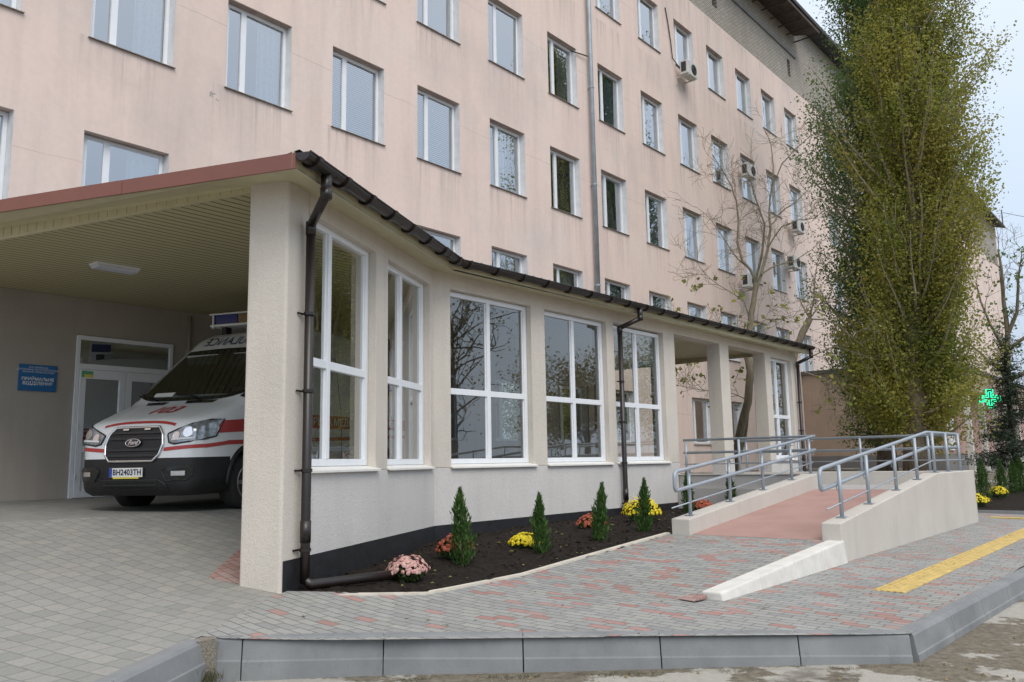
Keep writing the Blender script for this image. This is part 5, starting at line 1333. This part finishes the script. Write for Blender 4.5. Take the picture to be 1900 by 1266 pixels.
# headlights, fog lamps
for sy in (1, -1):
    hl = ([(.50, .95), (.535, .865), (.62, .845), (.80, .87), (.93, .90), (.975, .935)], [(.50, .97), (.535, .985), (.62, 1.02), (.80, 1.085), (.93, 1.135), (.975, 1.15)])
    f_ = polyfn(hl); H_ = AB(drape(front, lambda u, v: (sy * f_(u, v)[0], f_(u, v)[1]), 18, 8, .012), 'headlight', M['lamp_clear'])
    ol = hl[0] + list(reversed(hl[1])); AB(MB().tube([front(sy * y, z, .012) for y, z in ol], .010, 6, closed=True), 'bezel', M['van_black'], H_)
    for yy, zz, rr in ((.63, .94, .052), (.78, .985, .062)):
        m_, pts = oval(rr, rr, zz, .018, 18, sy * yy); L_ = AB(m_, 'reflector', M['chrome'], H_, False); AB(MB().tube(pts, .006, 5, closed=True), 'reflector_rim', M['lamp_clear'], L_) if False else None
    AB(drape(front, lambda u, v: (sy * (.57 + .30 * u), .885 + .018 * u + .022 * v), 8, 1, .020), 'light_bar', M['white_text'], H_)
    fg = ([(.50, .50), (.56, .405), (.80, .41), (.86, .47)], [(.50, .53), (.56, .565), (.80, .575), (.86, .55)])
    f2 = polyfn(fg); F_ = AB(drape(front, lambda u, v: (sy * f2(u, v)[0], f2(u, v)[1]), 10, 5, .010), 'fog_lamp', M['glass_dark'])
    AB(MB().tube([front(sy * y, z, .012) for y, z in fg[0] + list(reversed(fg[1]))], .008, 5, closed=True), 'fog_bezel', slat, F_)
    AB(drape(front, lambda u, v: (sy * (.63 + .16 * u), .465 + .055 * v), 6, 3, .018), 'fog_lens', M['chrome'], F_)
for z in (.30, .345, .39): AB(drape(front, lambda u, v: (-.42 + .84 * u, z + .022 * v), 12, 1, .012), 'air_slot', M['glass_dark'], BP_)
AB(MB().tube([front(y, z, .008) for y, z in ((-.52, .44), (-.44, .415), (0, .412), (.44, .415), (.52, .38), (.58, .30))], .012, 6), 'bumper_lip', slat, BP_)
# number plate
px0 = front(-.05, .51, .03).x
PL = AB(MB().box((px0 - .012, -.31, .455), (px0, .21, .567)), 'number_plate', M['plate'], BP_, False)
AB(MB().box((px0, -.309, .457), (px0 + .003, -.262, .566)), 'plate_band', M['plate_blue'], PL, False)
AB(MB().box((px0 - .014, -.25, .435), (px0 - .002, .15, .455)), 'plate_frame', M['plate_yellow'], PL, False)
vs, fs = text_faces('BH2403TH', .098, bold=.0022, space=1.02)
sc = .44 / (max(v[0] for v in vs) - min(v[0] for v in vs))
AB(MB().add([(px0 + .004, -.026 + v[0] * sc, .511 + v[1]) for v in vs], fs), 'plate_number', M['navy_text'], PL, False)
# stripes
def band(fn, nu, nv, name, proj=front, mat='van_red', off=.006): return AB(drape(proj, fn, nu, nv, off), name, M[mat])
band(lambda u, v: (-.56 + 1.12 * u, 1.112 - .045 * abs(2 * u - 1) ** 3 + .030 * v), 24, 2, 'hood_stripe')
for sy in (1, -1):
    sd_ = lambda x, z, off: side(x, z, off, sy)
    band(lambda u, v: (sy * (.47 + .475 * u), .760 + .035 * u + .045 * v), 16, 2, 'front_stripe')
    band(lambda u, v: (.80 - .35 * u, .792 + .038 * u + .048 * v), 10, 2, 'fender_stripe', sd_)
    band(lambda u, v: (.46 - 5.2 * u, .83 + .10 * u + .055 * v), 40, 1, 'side_stripe', sd_)
    bb_ = band(lambda u, v: (.60 - 5.4 * u, .975 + .09 * min(1, u * 3) + (.15 + .05 * min(1, u * 3)) * v), 44, 3, 'side_band', sd_)
    vs, fs = text_faces('ЕКСТРЕНА МЕДИЧНА ДОПОМОГА', .155, shear=.12, bold=.002); ln = max(v[0] for v in vs) - min(v[0] for v in vs); sc = 3.5 / ln
    AB(MB().add([tuple(side(-2.75 - sy * v[0] * sc, 1.163 + v[1], .012, sy)) for v in vs], fs), 'side_lettering', M['white_text'], bb_, False)
    # star of life
    n = 28; pts = [side(-4.15 + .29 * math.cos(2 * math.pi * i / n), 1.93 + .29 * math.sin(2 * math.pi * i / n), .008, sy) for i in range(n)]
    E_ = AB(MB().poly([tuple(p) for p in pts]), 'star_emblem', M['emblem_yellow'], AMB, False)
    m_ = MB()
    for q in range(3):
        a = math.pi / 2 + q * math.pi / 3; c_, s__ = math.cos(a), math.sin(a)
        m_.poly([tuple(side(-4.15 + u * c_ - w * s__, 1.93 + u * s__ + w * c_, .013 + .0015 * q, sy)) for u, w in ((-.24, -.06), (.24, -.06), (.24, .06), (-.24, .06))])
    AB(m_, 'emblem_star', M['emblem_blue'], E_, False)
    dw = ([(-1.02, 1.38), (-.1, 1.38), (.02, 1.42)], [(-1.02, 2.06), (-.72, 2.02), (.02, 1.47)])
    AB(drape(sd_, polyfn(dw), 14, 8, .008), 'door_window', M['glass_dark'])
    m_ = MB()
    for pth in ([(.02, 1.40), (-.05, .60)], [(-1.08, 2.10), (-1.08, .45)], [(-2.40, 2.20), (-2.40, .45)]):
        m_.tube([side(x_, z_, .001, sy) for x_, z_ in [(pth[0][0] + (pth[1][0] - pth[0][0]) * t, pth[0][1] + (pth[1][1] - pth[0][1]) * t) for t in np.linspace(0, 1, 9)]], .004, 4)
    AB(m_, 'door_seam', M['van_black'])
    m_ = MB().hexa([tuple(side(-.90 + dx, .98 + dz, o_, sy)) for o_ in (0, .03) for dx, dz in ((-.09, -.02), (.09, -.02), (.09, .02), (-.09, .02))]); AB(m_, 'door_handle', M['van_black'], AMB, False)
    for wx in (0, -3.75):
        arc = [(wx + .455 * math.cos(a), .36 + .455 * math.sin(a)) for a in np.linspace(R(-8), R(188), 22)]
        P_ = [side(x_, max(z_, .32), .006, sy) for x_, z_ in arc]; AB(MB().tube([p for p in P_ if p], .030, 6), 'arch_trim', M['van_black'])
        W_ = MB(); c0 = Vector((wx, sy * .87, .345))
        prof_ = [(-.115, .20), (-.115, .29), (-.105, .33), (-.08, .345), (.08, .345), (.105, .33), (.115, .29), (.108, .215)]
        W_.lathe(c0, (0, sy, 0), prof_, 32); wh = AB(W_, 'wheel', M['tyre'])
        r_ = MB().lathe(c0, (0, sy, 0), [(.02, .21), (.06, .205), (.085, .06), (.10, .055)], 20)
        for q in range(5):
            a = 2 * math.pi * q / 5; dv_ = Vector((math.cos(a), 0, math.sin(a))); pv = Vector((-math.sin(a), 0, math.cos(a)))
            r_.hexa([tuple(c0 + dv_ * r1 + pv * w1 + Vector((0, sy * o_, 0))) for o_ in (.07, .112) for r1, w1 in ((.04, -.03), (.205, -.022), (.205, .022), (.04, .03))])
        rim_pts = [c0 + Vector((.207 * math.cos(t), sy * .108, .207 * math.sin(t))) for t in np.linspace(0, 2 * math.pi, 25)[:-1]]
        r_.tube(rim_pts, .012, 6, closed=True); AB(r_, 'rim', M['alloy'], wh, False)
for a, b in ((-.60, -.22), (.06, .56)): AB(drape(topd, lambda u, v: (.115 + .10 * v - .02 * u * (1 if a > 0 else -1), a + .05 * v + (b - a - .07 * v) * u), 10, 2, .007), 'hood_vent', M['glass_dark'])
vs, fs = text_faces('103', .36, shear=.25, bold=.006)
AB(MB().add([tuple(topd(.47 - v[1], .0 + v[0] * .86, .008)) for v in vs], fs), 'hood_number', M['red_text'], AMB, False)
vs, fs = text_faces('AMBULANCE', .205, shear=.28)
AB(MB().add([tuple(front(-v[0] * .97 - .02, 2.39 + v[1] * 1.0, .008)) for v in vs if True], fs), 'front_lettering', M['navy_text'], AMB, False)
# roof beacon
BK = AB(MB().box((-1.75, -.78, 2.69), (-1.36, .78, 2.72)), 'roof_beacon', M['white_text'], AMB, False)
AB(MB().box((-1.72, -.80, 2.875), (-1.36, .80, 2.895)), 'beacon_cover', M['white_text'], BK, False)
for y0, y1, mt in ((-.74, -.28, 'blue_beacon'), (-.26, .26, 'amber_beacon'), (.28, .74, 'blue_beacon')): AB(MB().box((-1.70, y0, 2.725), (-1.38, y1, 2.868)), 'beacon_lens', M[mt], BK, False)
for y in (-.72, .72): AB(MB().box((-1.37, y - .012, 2.66), (-1.35, y + .012, 2.89)), 'beacon_strut', M['white_text'], BK, False); AB(MB().box((-1.60, y * .82 - .04, 2.45), (-1.46, y * .82 + .04, 2.69)), 'beacon_foot', M['van_black'], BK, False)


AMB.scale = (1, .965, 1)
# ------------------------------------------------------------------ light, sky, camera
W = bpy.data.worlds.new('World'); SC.world = W; W.use_nodes = True
nt = W.node_tree; nt.nodes.clear()
out = nt.nodes.new('ShaderNodeOutputWorld'); bg = nt.nodes.new('ShaderNodeBackground'); nt.links.new(bg.outputs[0], out.inputs[0])
sky = nt.nodes.new('ShaderNodeTexSky'); sky.sky_type = 'NISHITA'; sky.sun_disc = False; sky.sun_elevation = R(48); sky.sun_rotation = R(150); sky.dust_density = 4; sky.air_density = 1.2
tc = nt.nodes.new('ShaderNodeTexCoord'); sp = nt.nodes.new('ShaderNodeSeparateXYZ'); nt.links.new(tc.outputs['Generated'], sp.inputs[0])
rp = nt.nodes.new('ShaderNodeValToRGB'); nt.links.new(sp.outputs[2], rp.inputs[0])
e = rp.color_ramp.elements; e[0].position = 0; e[0].color = (.40, .47, .55, 1); e[1].position = 1; e[1].color = (1, 1, 1, 1)
m1 = e.new(.30); m1.color = (.475, .575, .715, 1)
nz = nt.nodes.new('ShaderNodeTexNoise'); nz.inputs['Scale'].default_value = 2.2; nz.inputs['Detail'].default_value = 6; nt.links.new(tc.outputs['Generated'], nz.inputs['Vector'])
cr_ = nt.nodes.new('ShaderNodeValToRGB'); nt.links.new(nz.outputs['Fac'], cr_.inputs[0]); cr_.color_ramp.elements[0].position = .3; cr_.color_ramp.elements[0].color = (.86, .89, .94, 1); cr_.color_ramp.elements[1].position = .7; cr_.color_ramp.elements[1].color = (1.05, 1.03, 1.01, 1)
mu = nt.nodes.new('ShaderNodeMix'); mu.data_type = 'RGBA'; mu.blend_type = 'MULTIPLY'; mu.inputs[0].default_value = 1; nt.links.new(rp.outputs[0], mu.inputs[6]); nt.links.new(cr_.outputs[0], mu.inputs[7])
sc_ = nt.nodes.new('ShaderNodeMix'); sc_.data_type = 'RGBA'; sc_.blend_type = 'MULTIPLY'; sc_.inputs[0].default_value = 1; sc_.inputs[7].default_value = (14.5, 14.2, 14.0, 1); nt.links.new(mu.outputs[2], sc_.inputs[6])
mx = nt.nodes.new('ShaderNodeMix'); mx.data_type = 'RGBA'; mx.inputs[0].default_value = .82; nt.links.new(sky.outputs[0], mx.inputs[6]); nt.links.new(sc_.outputs[2], mx.inputs[7])
nt.links.new(mx.outputs[2], bg.inputs[0]); bg.inputs[1].default_value = .10
sl = bpy.data.lights.new('sun', 'SUN'); sl.energy = 1.3; sl.angle = R(35); sl.color = (1, .96, .90)
so = bpy.data.objects.new('sun', sl); COL.objects.link(so)
sd = Vector((-.35, -.62, .80)).normalized(); so.rotation_euler = sd.to_track_quat('Z', 'Y').to_euler()
sky.sun_elevation = math.asin(sd.z); sky.sun_rotation = math.atan2(sd.x, sd.y)

cam = bpy.data.cameras.new('camera'); co = bpy.data.objects.new('camera', cam); COL.objects.link(co)
cam.sensor_width = 36; cam.lens = 1540 / 1900 * 36; cam.sensor_fit = 'HORIZONTAL'; cam.clip_end = 2000
vx = Vector((1300, 203, 1540.)); b_ = 10480.; vz = Vector(((203 * b_ - 1540. ** 2) / 1300, -b_, 1540.))
ex = vx.normalized(); ez_ = vz.normalized(); ey = ez_.cross(ex)
# rows ex,ey,ez: world axes in (right, down, forward) camera coordinates
right = Vector((ex.x, ey.x, ez_.x)); down = Vector((ex.y, ey.y, ez_.y)); fwd = Vector((ex.z, ey.z, ez_.z))
mw = Matrix((( right.x, -down.x, -fwd.x, 0), (right.y, -down.y, -fwd.y, 0), (right.z, -down.z, -fwd.z, 1.3), (0, 0, 0, 1)))
co.matrix_world = mw
SC.camera = co
SC.view_settings.view_transform = 'Standard'; SC.view_settings.look = 'None'; SC.view_settings.exposure = .22; SC.view_settings.gamma = 1
SC.cycles.max_bounces = 7; SC.cycles.transparent_max_bounces = 12
